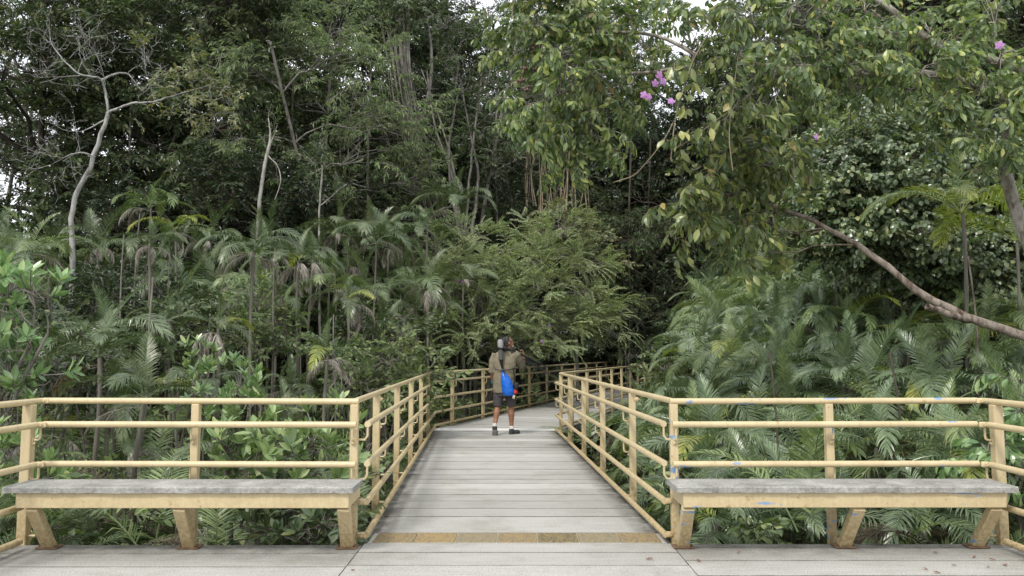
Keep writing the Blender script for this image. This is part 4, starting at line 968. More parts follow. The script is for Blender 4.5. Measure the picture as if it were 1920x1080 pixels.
hanging_vine('vine with two large purple blossoms and dark leaves hanging below the top bough', [(1330, 60, 8.2), (1300, 110, 8.1), (1270, 200, 8.0), (1262, 250, 8.0), (1258, 300, 8.0)],
             [(1285, 130, 8, 4), (1310, 140, 8, 4), (1300, 160, 8, 4), (1340, 110, 8, 4), (1275, 190, 8, 4), (1270, 255, 8, 5), (1255, 265, 8, 4), (1290, 205, 8, 4), (1330, 230, 8, 3)], [(1236, 141, 7.9, .95), (1243, 153, 7.9, .9), (1229, 156, 7.9, .85), (1207, 178, 7.9, .8), (1216, 182, 7.9, .8), (1258, 190, 7.9, .8)], seed=2)
hanging_vine('long bare curved vine looping down left to the dark middle of the forest', [(1262, 230, 8.3), (1250, 255, 8.3), (1225, 290, 8.4), (1190, 330, 8.5), (1150, 342, 8.6)], [], [], seed=3)
hanging_vine('thin straight pair of vines hanging by a single yellow leaf', [(1385, 100, 8.1), (1372, 190, 8.0), (1366, 260, 8.0), (1374, 320, 8.0)], [(1368, 155, 7.95, 1), (1365, 200, 8, 3), (1325, 225, 8, 2)], [], seed=4, leafm='leaf_rusty')
hanging_vine('slack vine crossing diagonally from the yellow leaf to the left', [(1372, 205, 8.1), (1330, 235, 8.1), (1300, 260, 8.1), (1262, 280, 8.2)], [(1315, 240, 8.1, 2)], [], r=.004, seed=5)
hanging_vine('leafy vine hanging in front of the vine dome with dark leaves', [(1465, 180, 8.6), (1485, 260, 8.5), (1490, 340, 8.5)], [(1470, 230, 8.5, 6), (1480, 270, 8.5, 6), (1492, 300, 8.5, 4), (1455, 200, 8.5, 5), (1415, 195, 8.4, 6)], [], r=.004, seed=6)
for px, py in ((1530, 257), (1593, 262), (1540, 301), (1612, 200)): flower(vy, at(px, py, 12.7), 1.1)
flower(ov, at(1874, 85, 7.9), .9)
fb_ = bpy.data.objects['feathery_tree']
for px, py in ((860, 527), (868, 529), (1030, 610), (1016, 640)): flower(fb_, at(px, py, 19.2), .8)

# leafless white tree
def bare_tree(name, label, skel, twigs, barkm, seed, leafc=None, temps=None, leafm='leaf_rusty', lsc=(.7, 1), depth=3):
    rr = np.random.default_rng(seed); W = Soup(); lo = at(*skel[0][0][0]); lo[2] = float(ground_z(lo[0], lo[1]))
    for pts, r0, r1 in skel:
        P = interp([at(*p) for p in pts], max(10, 4 * len(pts))); P[1:-1] += rr.normal(0, r0 * .2, (len(P) - 2, 3)); W.tube(P, np.linspace(r0, r1, len(P)) * (1 + rr.normal(0, .05, len(P))), 8)
    def grow(p, d, l, r, lv):
        d = unit(d); q = [p]; dd = d.copy(); r = max(.004, r * .8)
        for _ in range(4): dd = unit(dd + rr.normal(0, .22, 3) + [0, 0, .04]); q.append(q[-1] + dd * l / 4)
        W.tube(np.array(q), np.linspace(r, r * .45, 5), 4)
        if lv > 0:
            for k in range(rr.integers(2, 5) if lv > 1 else 2): i = rr.integers(1, 5); grow(q[i], dd + rr.normal(0, .75, 3) * [1, .8, 1], l * rr.uniform(.5, .8), r * .55, lv - 1)
    for (px, py, Y, dx, dz, l, r) in twigs: grow(at(px, py, Y), np.array([dx, rr.normal(0, .3), dz]), l, r, depth)
    W.V = [v - lo for v in W.V]; root = empty(name, tuple(lo)); tag(root, label, 'tree'); link('trunk', W.mesh('trunk', ['leaf_near', barkm]), root)
    if leafc:
        c = Soup()
        for px, py, Y, n in leafc:
            p = at(px, py, Y) - lo
            for _ in range(n): c.put(temps[rr.integers(len(temps))], basis(rr.normal(0, 1, 3) + [.4, 0, .2]), p + rr.normal(0, .3, 3) * [1, 1, .7], rr.uniform(*lsc))
        link('crown', c.mesh('crown', [leafm, barkm]), root)
    return root
bare_tree('leafless_tree', 'leafless white barked tree with a kinked trunk and bare twigs on the left', [([(128, 780, 17), (134, 600, 17), (137, 460, 17), (133, 385, 17), (165, 320, 17), (192, 250, 17), (203, 210, 17)], .072, .042),
    ([(203, 210, 17), (198, 170, 17), (190, 145, 16.8), (150, 142, 16.6), (120, 115, 16.5), (100, 88, 16.5)], .030, .009), ([(190, 150, 17), (215, 138, 17.2), (240, 136, 17.4), (265, 170, 17.5)], .026, .010),
    ([(203, 212, 17), (240, 195, 16.8), (290, 190, 16.6), (325, 180, 16.4), (350, 172, 16.3)], .034, .011), ([(178, 295, 17), (155, 285, 16.8), (130, 290, 16.6)], .022, .010), ([(195, 225, 17), (170, 240, 16.9), (150, 247, 16.8)], .018, .008)],
    [(100, 88, 16.5, -.3, .8, .7, .010), (120, 115, 16.5, -.8, .1, .8, .010), (150, 142, 16.6, -.7, -.2, .8, .010), (170, 143, 16.7, -.2, .9, .9, .010), (198, 160, 17, -.1, 1, .8, .010), (145, 138, 16.6, -.1, 1, .9, .010), (240, 136, 17.4, .6, .8, .6, .008), (265, 170, 17.5, .4, .8, .5, .008), (290, 190, 16.6, 0, .9, .7, .010), (350, 172, 16.3, .9, .2, .8, .010), (325, 180, 16.4, .8, -.2, .8, .009),
     (130, 290, 16.6, -.6, -.3, .8, .010), (130, 290, 16.6, -.2, -.8, .8, .010), (150, 285, 16.8, -.3, .7, .6, .008), (150, 247, 16.8, -.8, .1, .5, .008), (130, 110, 16.5, .5, .8, .7, .008), (110, 100, 16.5, -.9, .5, .6, .008), (140, 288, 16.7, -.9, 0, .9, .009)], 'twig_white', 9,
    [(340, 150, 16.3, 8), (330, 120, 16.3, 7), (365, 170, 16.3, 7), (395, 185, 16.2, 6), (300, 190, 16.5, 5), (350, 200, 16.4, 6), (425, 190, 16.2, 3)], T_shrub, 'leaf_rusty', (.7, 1.1))
bare_tree('pale_snag', 'pale broken snag with forked bare top standing left of the centre', [([(478, 700, 19), (483, 460, 19), (487, 360, 19), (498, 290, 19), (508, 262, 19)], .06, .04), ([(505, 275, 19), (507, 250, 19), (503, 222, 19)], .025, .016), ([(506, 270, 19), (514, 254, 19), (520, 235, 18.9)], .014, .008), ([(500, 290, 19), (522, 310, 18.9), (528, 340, 18.8), (515, 375, 18.8)], .014, .008)],
    [(503, 222, 19, .1, 1, .4, .006), (498, 268, 19, -.6, .8, .3, .006)], 'bark_pale', 10, depth=1)
bare_tree('slim_pale_tree', 'slim pale trunk with a curled bare branch, right of the forked snag', [([(600, 640, 20), (598, 480, 20), (598, 400, 20), (602, 350, 20), (604, 310, 20)], .035, .022), ([(601, 385, 20), (620, 370, 20), (640, 352, 19.8), (650, 345, 19.8)], .016, .008), ([(604, 318, 20), (620, 306, 20), (640, 308, 20)], .012, .006)],
    [(604, 310, 20, -.6, .4, .7, .008), (640, 308, 20, .6, .2, .5, .006)], 'bark_pale', 11, [(605, 300, 20, 8), (590, 320, 20, 5)], T_small, 'leaf_forest', (.7, 1), depth=2)
# tangled vine clad tree in the middle
rr = np.random.default_rng(17)
sk = [([(835, 420, 27), (810, 340, 27), (790, 290, 27), (770, 230, 27), (757, 150, 27), (750, 60, 27), (748, -60, 27)], .24, .14), ([(782, 262, 27), (800, 200, 27.2), (812, 120, 27.2), (800, 20, 27.5)], .07, .04)]
for k in range(26):
    x0 = rr.uniform(-32, 26); sk.append(([(835 + rr.uniform(-40, 30), 430, 26.5 + rr.normal(0, .3)), (800 + rr.uniform(-30, 20), 320, 26.6), (768 + x0, 220 + rr.uniform(-20, 20), 26.6 + rr.normal(0, .3)), (752 + x0 * .8, 120, 26.6), (745 + x0 * 1.2, rr.uniform(-20, 60), 26.8)], rr.uniform(.012, .035), .012))
bare_tree('vine_clad_tree', 'thick leaning dark trunk wrapped in hanging vines near the middle of the forest', sk, [(752, 120, 26.8, -.8, .3, 1.5, .02), (760, 180, 26.8, .8, .2, 1.3, .02), (780, 270, 26.8, -.8, -.2, 1.3, .02)], 'bark_grey', 12, [(740, 40, 27, 26), (790, 20, 27, 26), (700, 30, 27, 20), (800, 330, 26.5, 10)], T_small, 'leaf_forest', (1, 1.5), depth=2)
sk = []
for a, b, c, e in ((856, 855, 830, 790), (868, 850, 815, 800), (872, 880, 890, 905), (884, 900, 880, 860), (862, 840, 845, 870)): sk.append(([(a, 440, 26), (b, 330, 26), (c, 240, 26 + rr.normal(0, .5)), (e, 130, 26)], .055, .02))
bare_tree('liana_tree', 'cluster of slim pale grey stems fanning upward right of the vine clad trunk', sk, [(815, 240, 26, -.7, .4, 1.6, .02), (890, 240, 26, .7, .5, 1.5, .02), (880, 240, 26, .4, .8, 1.6, .02), (845, 200, 26, -.2, 1, 1.4, .02), (830, 240, 26, -1, .1, 1.3, .015), (860, 180, 26, .6, .9, 1.3, .015)], 'bark_grey', 13, [(820, 180, 26, 9), (880, 190, 26, 9), (900, 240, 26, 12), (850, 120, 26, 10), (910, 150, 26, 14), (920, 300, 26, 12)], T_small, 'leaf_forest', (.9, 1.4), depth=3)
sk = []
for k in range(34):
    x0 = rr.uniform(985, 1105); sk.append(([(x0 + rr.normal(0, 6), rr.uniform(380, 430), 28 + rr.normal(0, .6)), (x0 + rr.normal(0, 6), 330, 28), (x0 + rr.normal(0, 10), 250, 28), (x0 + rr.normal(0, 14), rr.uniform(140, 220), 28)], rr.uniform(.012, .028), .01))
bare_tree('liana_curtain', 'brownish curtain of hanging lianas below the fruiting bough', sk, [(1000, 330, 28, .8, .3, 1.5, .02), (1060, 300, 28, -.8, .2, 1.6, .02)], 'vine_stem', 14, [(1020, 300, 28.3, 12), (1070, 260, 28.3, 12), (1000, 220, 28.3, 12), (1090, 330, 28.3, 8)], T_small, 'leaf_dark', (1, 1.5), depth=2)
# dark trunk stump by the far railing and thin poles
def pole(label, pts, r, matn, name='slender_trunk', cat='trunk'):
    P = np.array([at(*p) for p in pts]); lo = P[0].copy(); lo[2] = float(ground_z(lo[0], lo[1])); P = np.vstack([[P[0][0], P[0][1], lo[2]], P]); s = Soup(); s.tube(interp(P, 16) - lo, np.linspace(r, r * .6, 16) * (1 + np.random.default_rng(int(pts[0][0])).normal(0, .07, 16)), 8, 0)
    tag(link(name, s.mesh(name, [matn]), None, tuple(lo)), label, cat)
pole('brown stump behind the far railing at the edge of the dark forest', [(1141, 700, 36), (1140, 640, 36), (1138, 560, 36)], .13, 'bark_red')
pole('reddish brown trunk deep in the forest left of the snag', [(385, 420, 26), (392, 330, 26), (394, 265, 26)], .13, 'bark_red')
pole('leaning dark trunk deep in the left forest', [(295, 340, 25), (318, 290, 25), (335, 235, 25)], .08, 'bark_dark')
pole('thin black sapling stem in front of the right thicket', [(1460, 860, 8.0), (1455, 770, 8), (1448, 700, 8), (1443, 660, 8)], .016, 'bark_dark')
pole('second dark sapling stem, right of the thin black one', [(1690, 800, 8.6), (1682, 730, 8.6), (1668, 660, 8.6)], .02, 'bark_dark')
pole('mottled slim stem of a sapling below the yellowish palm', [(1835, 720, 9.6), (1832, 600, 9.6), (1815, 480, 9.6)], .018, 'bark_red')
for k, (px, y0, y1, Y, lb) in enumerate([(243, 300, 420, 24, 'grey'), (452, 300, 420, 25, 'grey'), (545, 310, 440, 24, 'dark'), (690, 300, 400, 26, 'grey'), (1180, 380, 560, 30, 'dark'), (1215, 420, 600, 33, 'dark'), (930, 250, 400, 30, 'grey')]):
    pole(['thin grey trunk in the dark above the bleached palm', 'thin grey trunk just left of the forked snag', 'dark slim trunk between the forked snag and the slim pale tree', 'grey slim trunk at the left foot of the vine clad tree', 'dark trunk at the mouth of the forest tunnel', 'dark trunk deepest inside the forest tunnel', 'grey slim trunk between the liana stems and the liana curtain'][k], [(px, y1 + 80, Y), (px + 4, y1, Y), (px - 3, (y0 + y1) / 2, Y), (px + 5, y0 - 160, Y)], .055, 'bark_grey' if lb == 'grey' else 'bark_dark')

# glossy paddle leaved shrubs
def shrub(label, base, cl, seed, temps=T_ros, leafm='leaf_glossy', group=None, bark='bark_grey', name='glossy_shrub', **kw):
    rr = np.random.default_rng(seed); b = at(*base); gz = float(ground_z(b[0], b[1]))
    C = [C_(*c) for c in cl]; mid = np.mean([c[0] for c in C], axis=0)
    tr = [([(b[0] + rr.normal(0, .1), b[1], gz), (b[0] * .6 + mid[0] * .4 + rr.normal(0, .2), b[1], gz + (mid[2] - gz) * .5), (mid[0] + rr.normal(0, .25), mid[1], mid[2])], .025, .012) for _ in range(3)]
    k = dict(sc=(.85, 1.15), limb=.012, updir=.4, twig_r=.004, shell=.3); k.update(kw)
    return make_tree(name, label, 'shrub', rr, tr, C, temps, leafm, bark, group, parts=('branches', 'leaves'), **k)
shrub('glossy shrub with pale green paddle leaves at the left edge', (-60, 900, 6.9), [(20, 530, 6.8, .16, 5), (60, 545, 6.8, .15, 5), (90, 560, 6.8, .12, 4), (-10, 560, 6.9, .2, 6), (40, 590, 6.8, .12, 3), (20, 640, 6.8, .15, 4), (60, 650, 6.8, .12, 3), (20, 700, 6.8, .2, 6), (75, 705, 6.8, .12, 3), (-30, 660, 6.8, .3, 8), (0, 740, 6.9, .2, 5)], 61)
shrub('glossy shrub standing under the left end of the left railing', (-60, 980, 6.7), [(20, 790, 6.7, .18, 6), (10, 830, 6.7, .16, 5), (0, 880, 6.6, .2, 6), (30, 860, 6.7, .12, 3), (40, 910, 6.7, .2, 5)], 62)
shrub('large glossy leaved bush behind the right half of the left railing', (520, 1000, 7.2), [(420, 840, 7.1, .22, 6), (455, 830, 7.2, .2, 6), (500, 850, 7.0, .24, 7), (550, 840, 7.1, .24, 7), (595, 850, 7.1, .22, 6), (620, 880, 7, .2, 6), (570, 890, 6.9, .24, 7), (520, 900, 6.9, .24, 7), (470, 890, 7, .24, 7), (430, 890, 7.1, .2, 5), (600, 810, 7.3, .2, 4), (480, 800, 7.4, .2, 4)], 63)
shrub('dark leafed lower bush visible under the left bench near the walkway', (560, 1040, 6.9), [(540, 960, 6.8, .22, 8), (590, 955, 6.8, .22, 8), (490, 960, 6.9, .22, 7), (610, 990, 6.7, .2, 7), (540, 1000, 6.7, .22, 8), (450, 990, 6.9, .2, 5), (580, 1010, 6.6, .2, 6)], 64, leafm='leaf_vine', temps=T_ros + T_shrub)
shrub('bright green shrub just above the left railing, between its two posts', (440, 900, 8.6), [(380, 730, 8.5, .18, 5), (440, 720, 8.5, .22, 6), (450, 745, 8.4, .2, 6), (400, 755, 8.4, .2, 5), (360, 750, 8.5, .16, 4), (470, 760, 8.3, .2, 5)], 65, sc=(.7, .95))
shrub('upright seedling with tiers of round leaves in the left thicket', (378, 860, 9.5), [(375, 665, 9.4, .1, 4), (380, 690, 9.4, .12, 4), (378, 710, 9.4, .14, 4), (395, 700, 9.4, .1, 3)], 66, sc=(.7, .9))
shrub('yellowish small leaved bush behind the left walkway railing', (640, 900, 12.5), [(700, 860, 11, .2, 4), (640, 690, 13, .3, 8), (660, 720, 12.5, .3, 8), (690, 735, 12, .3, 6)], 67, temps=T_shrub, leafm='leaf_light')
shrub('fresh green bush leaning over the right end of the far railing', (1235, 800, 15.5), [(1255, 690, 15.3, .32, 12), (1275, 680, 15.5, .32, 12), (1300, 700, 15.2, .36, 12), (1265, 715, 15, .32, 12), (1250, 735, 14.9, .25, 8), (1290, 730, 15, .36, 12), (1320, 715, 15, .36, 10), (1260, 750, 15, .3, 8)], 68, temps=T_shrub, leafm='leaf_light')
shrub('leafy vine climbing the right end of the right railing', (1900, 980, 6.7), [(1880, 850, 6.6, .1, 4), (1900, 830, 6.6, .12, 4), (1905, 870, 6.6, .1, 3), (1830, 870, 6.7, .08, 3), (1845, 840, 6.7, .08, 2), (1912, 720, 6.8, .08, 3), (1915, 770, 6.8, .08, 3)], 69, temps=T_nears, leafm='leaf_glossy', sc=(.5, .75))
mid_l = [('thicket bush %s' % t) for t in ()]
rb = np.random.default_rng(91)
for (px, py, Y, lb, lf) in [(560, 480, 20, 'mid green bush at the foot of the slim pale tree', 'leaf_forest'), (470, 610, 14, 'leafy bush under the dead skirted palm', 'leaf_light'), (130, 700, 10.5, 'dark bush at the base of the white leafless tree', 'leaf_forest'), (700, 640, 14.5, 'leafy bush left below the feathery tree', 'leaf_forest'), (330, 640, 13.5, 'leafy bush by the tallest grey stem', 'leaf_forest'),
                            (740, 700, 13, 'bush behind the left railing short of the bend', 'leaf_light'), (230, 560, 15, 'dark bush behind the rust coloured frond', 'leaf_dark'), (40, 600, 13, 'dark bush behind the glossy shrub at the left edge', 'leaf_dark'), (1180, 640, 27, 'dark low bush at the mouth of the forest tunnel', 'leaf_dark')]:
    shrub(lb, (px, py + 120, Y), [(px + rb.normal(0, 38), py + rb.normal(0, 28), Y + rb.normal(0, .3), .35, 9) for _ in range(9)], int(px + py), temps=T_shrub, leafm=lf, name='thicket_bush')
# ------------------------------------------------------------------ the walking man and what he carries
plain('skin', (.29, .14, .082), .55, var=.10); plain('hair', (.035, .033, .032), .7, var=.5, scale=60); plain('beard_grey', (.42, .38, .35), .8, var=.2)
plain('shirt_khaki', (.225, .195, .135), .85, .3, var=.14, scale=9, bump=.5); plain('shirt_olive', (.085, .080, .055), .85, .3, var=.2, scale=12)
plain('shorts_grey', (.075, .068, .075), .85, .3, var=.15, scale=12); plain('shoe_dark', (.03, .032, .034), .7, var=.3, scale=30); plain('sole_grey', (.16, .16, .155), .8)
plain('sock_white', (.72, .72, .70), .9, var=.05); plain('black_gear', (.012, .012, .013), .4, .5, var=.3); plain('grey_neoprene', (.105, .105, .10), .8, .3, var=.12)
plain('light_neoprene', (.30, .30, .30), .75, .3, var=.1); plain('dry_blue', (.005, .125, .60), .38, .5, var=.10, scale=18, bump=.3); plain('red_band', (.55, .03, .035), .5); plain('teal_band', (.03, .36, .42), .5); plain('label_pale', (.55, .52, .45), .6)
GX, GY = -.128, 13.90
def remesh(mb, name, mat, parent, voxel=.010, it=3, wrinkle=0.0):
    me = mb.mesh(name + '_raw', mat); o = bpy.data.objects.new(name + '_raw', me); COL.objects.link(o)
    r = o.modifiers.new('r', 'REMESH'); r.mode = 'VOXEL'; r.voxel_size = voxel
    sm = o.modifiers.new('s', 'SMOOTH'); sm.iterations = it; sm.factor = .6
    if wrinkle:
        tx = bpy.data.textures.new('folds', 'CLOUDS'); tx.noise_scale = .075; tx.noise_depth = 2; dm = o.modifiers.new('d', 'DISPLACE'); dm.texture = tx; dm.strength = wrinkle; dm.mid_level = .5
    dg = bpy.context.evaluated_depsgraph_get(); dg.update(); m2 = bpy.data.meshes.new_from_object(o.evaluated_get(dg)); bpy.data.objects.remove(o); m2.name = name
    m2.polygons.foreach_set('use_smooth', [True] * len(m2.polygons)); m2.materials.clear(); m2.materials.append(MATS[mat]); return link(name, m2, parent)
def ring_loft(m, rings, n=20, cap=True):
    """rings: (centre, rx, ry, tiltmatrix|None)"""
    b = len(m.v); V = []
    for c, rx, ry, M in rings:
        for k in range(n):
            a = 2 * PI * k / n; p = Vector((rx * math.cos(a), ry * math.sin(a), 0)); p = M @ p if M else p; V.append((c[0] + p[0], c[1] + p[1], c[2] + p[2]))
    F = [(i * n + k, i * n + (k + 1) % n, (i + 1) * n + (k + 1) % n, (i + 1) * n + k) for i in range(len(rings) - 1) for k in range(n)]
    if cap: F += [tuple(range(n))[::-1], tuple((len(rings) - 1) * n + k for k in range(n))]
    return m.add(V, F)
man = empty('person', (GX, GY, 0)); tag(man, 'walking man in khaki shirt and grey shorts seen from behind, looking up to the right', 'person')
# local coordinates: x right, y forward (away from the viewer)
SL, SR = Vector((-.20, -.01, 1.375)), Vector((.215, .01, 1.385)); EL, WL, HL = Vector((-.232, .00, 1.085)), Vector((-.222, .10, .885)), Vector((-.218, .12, .80))
ER, WR, HR = Vector((.335, .03, 1.150)), Vector((.362, .13, 1.355)), Vector((.33, .14, 1.42))
HIPL, HIPR = Vector((-.10, 0, .84)), Vector((.10, 0, .84)); KL, KR = Vector((-.130, .02, .47)), Vector((.122, .045, .47)); AL, AR = Vector((-.180, -.13, .155)), Vector((.130, .04, .095))
b = MB()
ring_loft(b, [((0, 0, .78), .16, .12, None), ((0, 0, .92), .175, .13, None), ((0, 0, 1.1), .18, .135, None), ((0, 0, 1.3), .17, .11, None), ((0, 0, 1.38), .12, .08, None), ((.0, .0, 1.45), .07, .065, None)])
NK = Vector((.03, .02, 1.42)); HD = Vector((.068, .045, 1.575))
b.tube([tuple(NK), tuple(NK.lerp(HD, .6))], [.062, .056], 12)
# head turned to the right and lifted: face points along fd
fd = Vector((.86, .40, .30)).normalized(); upv = Vector((-.25, -.05, 1)); sdv = upv.cross(fd).normalized(); upv = fd.cross(sdv).normalized(); HM = Matrix((fd, sdv, upv)).transposed()
b.ball(HD + upv * .020 - fd * .012, (.096, .075, .098), 14, HM); b.ball(HD + fd * .028 - upv * .045, (.062, .056, .062), 12, HM)
b.ball(HD + fd * .092 - upv * .012, (.020, .013, .022), 8, HM); b.ball(HD + fd * .082 - upv * .050, (.016, .022, .010), 8, HM); b.ball(HD + fd * .074 - upv * .085, (.022, .024, .018), 8, HM)
b.ball(HD + fd * .074 + upv * .028, (.020, .045, .012), 8, HM)
for s in (-1, 1): b.ball(HD + sdv * s * .076 - upv * .008 - fd * .008, (.020, .010, .031), 8, HM)
for a, e, w, r in ((SL + Vector((.02, 0, -.02)), EL, WL, (.045, .045, .040, .027)), (SR + Vector((-.02, 0, -.02)), ER, WR, (.045, .046, .041, .028))):
    b.tube([tuple(a), tuple(a.lerp(e, .5)), tuple(e)], [r[0], r[0] * .95, r[1]], 12); b.tube([tuple(e), tuple(e.lerp(w, .35)), tuple(w)], [r[1], r[2] * 1.05, r[3]], 12); b.ball(e, r[1], 10)
for h, k, a in ((HIPL, KL, AL), (HIPR, KR, AR)):
    b.tube([tuple(h), tuple(h.lerp(k, .5)), tuple(k)], [.092, .078, .056], 14); b.ball(k, .056, 10)
    c = k.lerp(a, .32) + Vector((0, -.018, 0)); b.tube([tuple(k), tuple(c), tuple(k.lerp(a, .65)), tuple(a)], [.054, .062, .044, .034], 14)
def hand(mb, wr, pd, nd, fing, sc=1., thumb=1):
    """palm from the wrist along pd, palm normal nd, five separate curled fingers"""
    pd = pd.normalized(); nd = (nd - pd * nd.dot(pd)).normalized(); sd = pd.cross(nd)
    M = Matrix((pd, sd, nd)).transposed(); c = wr + pd * .045 * sc; mb.ball(c, (.052 * sc, .040 * sc, .017 * sc), 10, M); mb.tube([tuple(wr - pd * .01), tuple(wr + pd * .03 * sc)], [.026, .028], 10)
    for i, l in enumerate((.070, .080, .074, .058)):
        o = wr + pd * .088 * sc + sd * (.027 - .018 * i) * sc; d1 = pd; P = [o - pd * .02 * sc, o]
        for s in range(3): d1 = (d1 * math.cos(fing) + nd * math.sin(fing)).normalized() if s == 0 else (d1 + nd * .0 + (nd * math.cos(fing * s) - pd * math.sin(fing * s)) * fing).normalized(); P.append(P[-1] + d1 * l * (.42, .32, .26)[s] * sc)
        mb.tube([tuple(p) for p in P], [.009 * sc, .009 * sc, .0085 * sc, .008 * sc, .0065 * sc], 8)
    o = wr + pd * .028 * sc + sd * .032 * sc * thumb; t1 = o + (pd * .6 + sd * thumb * .7 + nd * .35).normalized() * .035 * sc; t2 = t1 + (pd * .8 + sd * thumb * .15 + nd * .6).normalized() * .032 * sc; mb.tube([tuple(o), tuple(t1), tuple(t2)], [.012 * sc, .011 * sc, .008 * sc], 8)
hand(b, WR, Vector((-.18, -.05, 1)), Vector((-1, -.1, -.1)), .85, .95, -1)
hand(b, WL, Vector((.0, .12, -1)), Vector((1, 0, 0)), .45, .95, 1)
body = remesh(b, 'body', 'skin', man, .0062, 2)
# face details and hair
hm = MB(); hm.ball(HD + upv * .040 - fd * .030, (.092, .080, .088), 14, HM); hm.ball(HD - fd * .052 - upv * .012, (.052, .072, .070), 12, HM)
for s in (-1, 1): hm.box(tuple(HD + fd * .012 + sdv * s * .073 + upv * .012), (.030, .010, .05), HM, .003)
remesh(hm, 'hair', 'hair', man, .006, 2)
bd = MB(); bd.ball(HD + fd * .050 - upv * .078, (.040, .048, .030), 10, HM); bd.ball(HD + fd * .078 - upv * .037, (.010, .026, .006), 8, HM); remesh(bd, 'beard', 'beard_grey', man, .005, 2)
ey = MB()
for s in (-1, 1): ey.ball(HD + fd * .080 + sdv * s * .032 + upv * .014, (.008, .012, .006), 8, HM)
ey.build('eye', 'black_gear', body)
sg_ = MB()
for s in (-1, 1): sg_.ball(HD + fd * .030 + upv * .112 + sdv * s * .035, (.028, .030, .010), 8, HM); sg_.tube([tuple(HD + fd * .01 + upv * .105 + sdv * s * .066), tuple(HD - fd * .05 + upv * .03 + sdv * s * .084)], .004, 6)
o = sg_.build('sunglasses', 'black_gear'); o.location = (GX, GY, 0); tag(o, 'sunglasses pushed up on top of the man\'s head', 'sunglasses')
# shirt
s_ = MB()
ring_loft(s_, [((-.01, 0, .715), .205, .155, None), ((-.01, .0, .80), .212, .165, None), ((-.01, 0, .95), .205, .165, None), ((0, 0, 1.10), .208, .160, None), ((0, 0, 1.24), .222, .150, None), ((0, 0, 1.34), .225, .130, None), ((.005, 0, 1.41), .165, .100, None), ((.02, .01, 1.445), .095, .078, None), ((.025, .015, 1.462), .078, .070, None)], 28)
for a, e, r in ((SL, EL, .074),): s_.tube([tuple(a + Vector((.03, 0, .01))), tuple(a.lerp(e, .45)), tuple(e + Vector((-.002, .01, -.03)))], [r, .076, .068], 16)
s_.tube([tuple(SR - Vector((.04, 0, -.01))), tuple(SR.lerp(ER, .25))], [.078, .076], 16)
sh = remesh(s_, 'shirt', 'shirt_khaki', man, .009, 3, .022)
s2 = MB(); s2.tube([tuple(SR.lerp(ER, .12)), tuple(SR.lerp(ER, .55)), tuple(ER + Vector((.0, .01, -.005))), tuple(ER.lerp(WR, .06))], [.078, .080, .076, .068], 16); sl_ = remesh(s2, 'sleeve', 'shirt_olive', man, .008, 3, .015); sl_['label'] = 'darker olive right sleeve'
co = MB(); co.tube([tuple(Vector((.02 + .085 * math.cos(a), .015 + .078 * math.sin(a), 1.452 + .01 * math.sin(a)))) for a in np.linspace(0, 2 * PI, 17)], .012, 6); co.build('collar', 'shirt_khaki', man)
ys = MB(); ys.tube([(-.205 + .41 * t, -.155 + .02 * abs(t - .5) * 4, 1.165 - .06 * math.sin(PI * t)) for t in np.linspace(0, 1, 9)], .009, 6); ys.build('back_seam', 'shirt_olive', sh)
# shorts
t_ = MB(); ring_loft(t_, [((0, 0, .66), .180, .135, None), ((0, 0, .74), .190, .145, None), ((0, 0, .86), .185, .14, None)], 24)
for h, k in ((HIPL, KL), (HIPR, KR)): t_.tube([tuple(h + Vector((0, 0, -.02))), tuple(h.lerp(k, .55)), tuple(h.lerp(k, .96))], [.106, .098, .088], 18)
remesh(t_, 'shorts', 'shorts_grey', man, .009, 2, .015)
# shoes
def shoe(name, a, toe, lift, lab_=None):
    root_ = MB(); toe = toe.normalized(); up = Vector((0, 0, 1)); heel = a + Vector((0, 0, -.065)) - toe * .045
    fwd = (toe + up * lift).normalized(); sd = fwd.cross(up).normalized(); un = sd.cross(fwd).normalized(); M = Matrix((fwd, sd, un)).transposed(); c = heel + fwd * .115
    root_.ball(c + fwd * .05, (.092, .054, .042), 12, M); root_.ball(c - fwd * .065 + un * .018, (.062, .042, .048), 12, M); root_.tube([tuple(a + Vector((0, 0, .0))), tuple(c - fwd * .07 + un * .01)], [.046, .046], 12); root_.box(tuple(c - un * .018), (.24, .075, .03), M, .01)
    so_ = remesh(root_, 'shoe', 'shoe_dark', man, .007, 2); q = MB(); q.box(tuple(c - un * .038), (.285, .106, .026), M, .010); q.build('sole', 'sole_grey', so_)
    k = MB(); k.tube([tuple(a + Vector((0, 0, .0)) - toe * .0), tuple(a + Vector((0, 0, .05)))], [.042, .040], 14); k.build('sock', 'sock_white', man); return so_
shoe('shoe', AL, Vector((-.15, 1, 0)), -1.5); shoe('shoe', AR, Vector((.72, .70, 0)), 0)
# watch, wristbands, glove
m = MB(); m.tube([tuple(WR - (WR - ER).normalized() * .02), tuple(WR + (WR - ER).normalized() * .005)], .032, 12); o = m.build('wristwatch', 'black_gear'); o.location = (GX, GY, 0); tag(o, 'dark watch on the man\'s raised right wrist', 'watch')
m = MB(); dl = (WL - EL).normalized(); m.tube([tuple(WL - dl * .045), tuple(WL - dl * .010)], .034, 12); o = m.build('wristband', 'teal_band'); o.location = (GX, GY, 0); tag(o, 'turquoise band around the man\'s left wrist', 'wristband')
m = MB(); hand(m, WL, Vector((.0, .12, -1)), Vector((1, 0, 0)), .45, 1.12, 1); o = remesh(m, 'glove', 'black_gear', man, .006, 2)
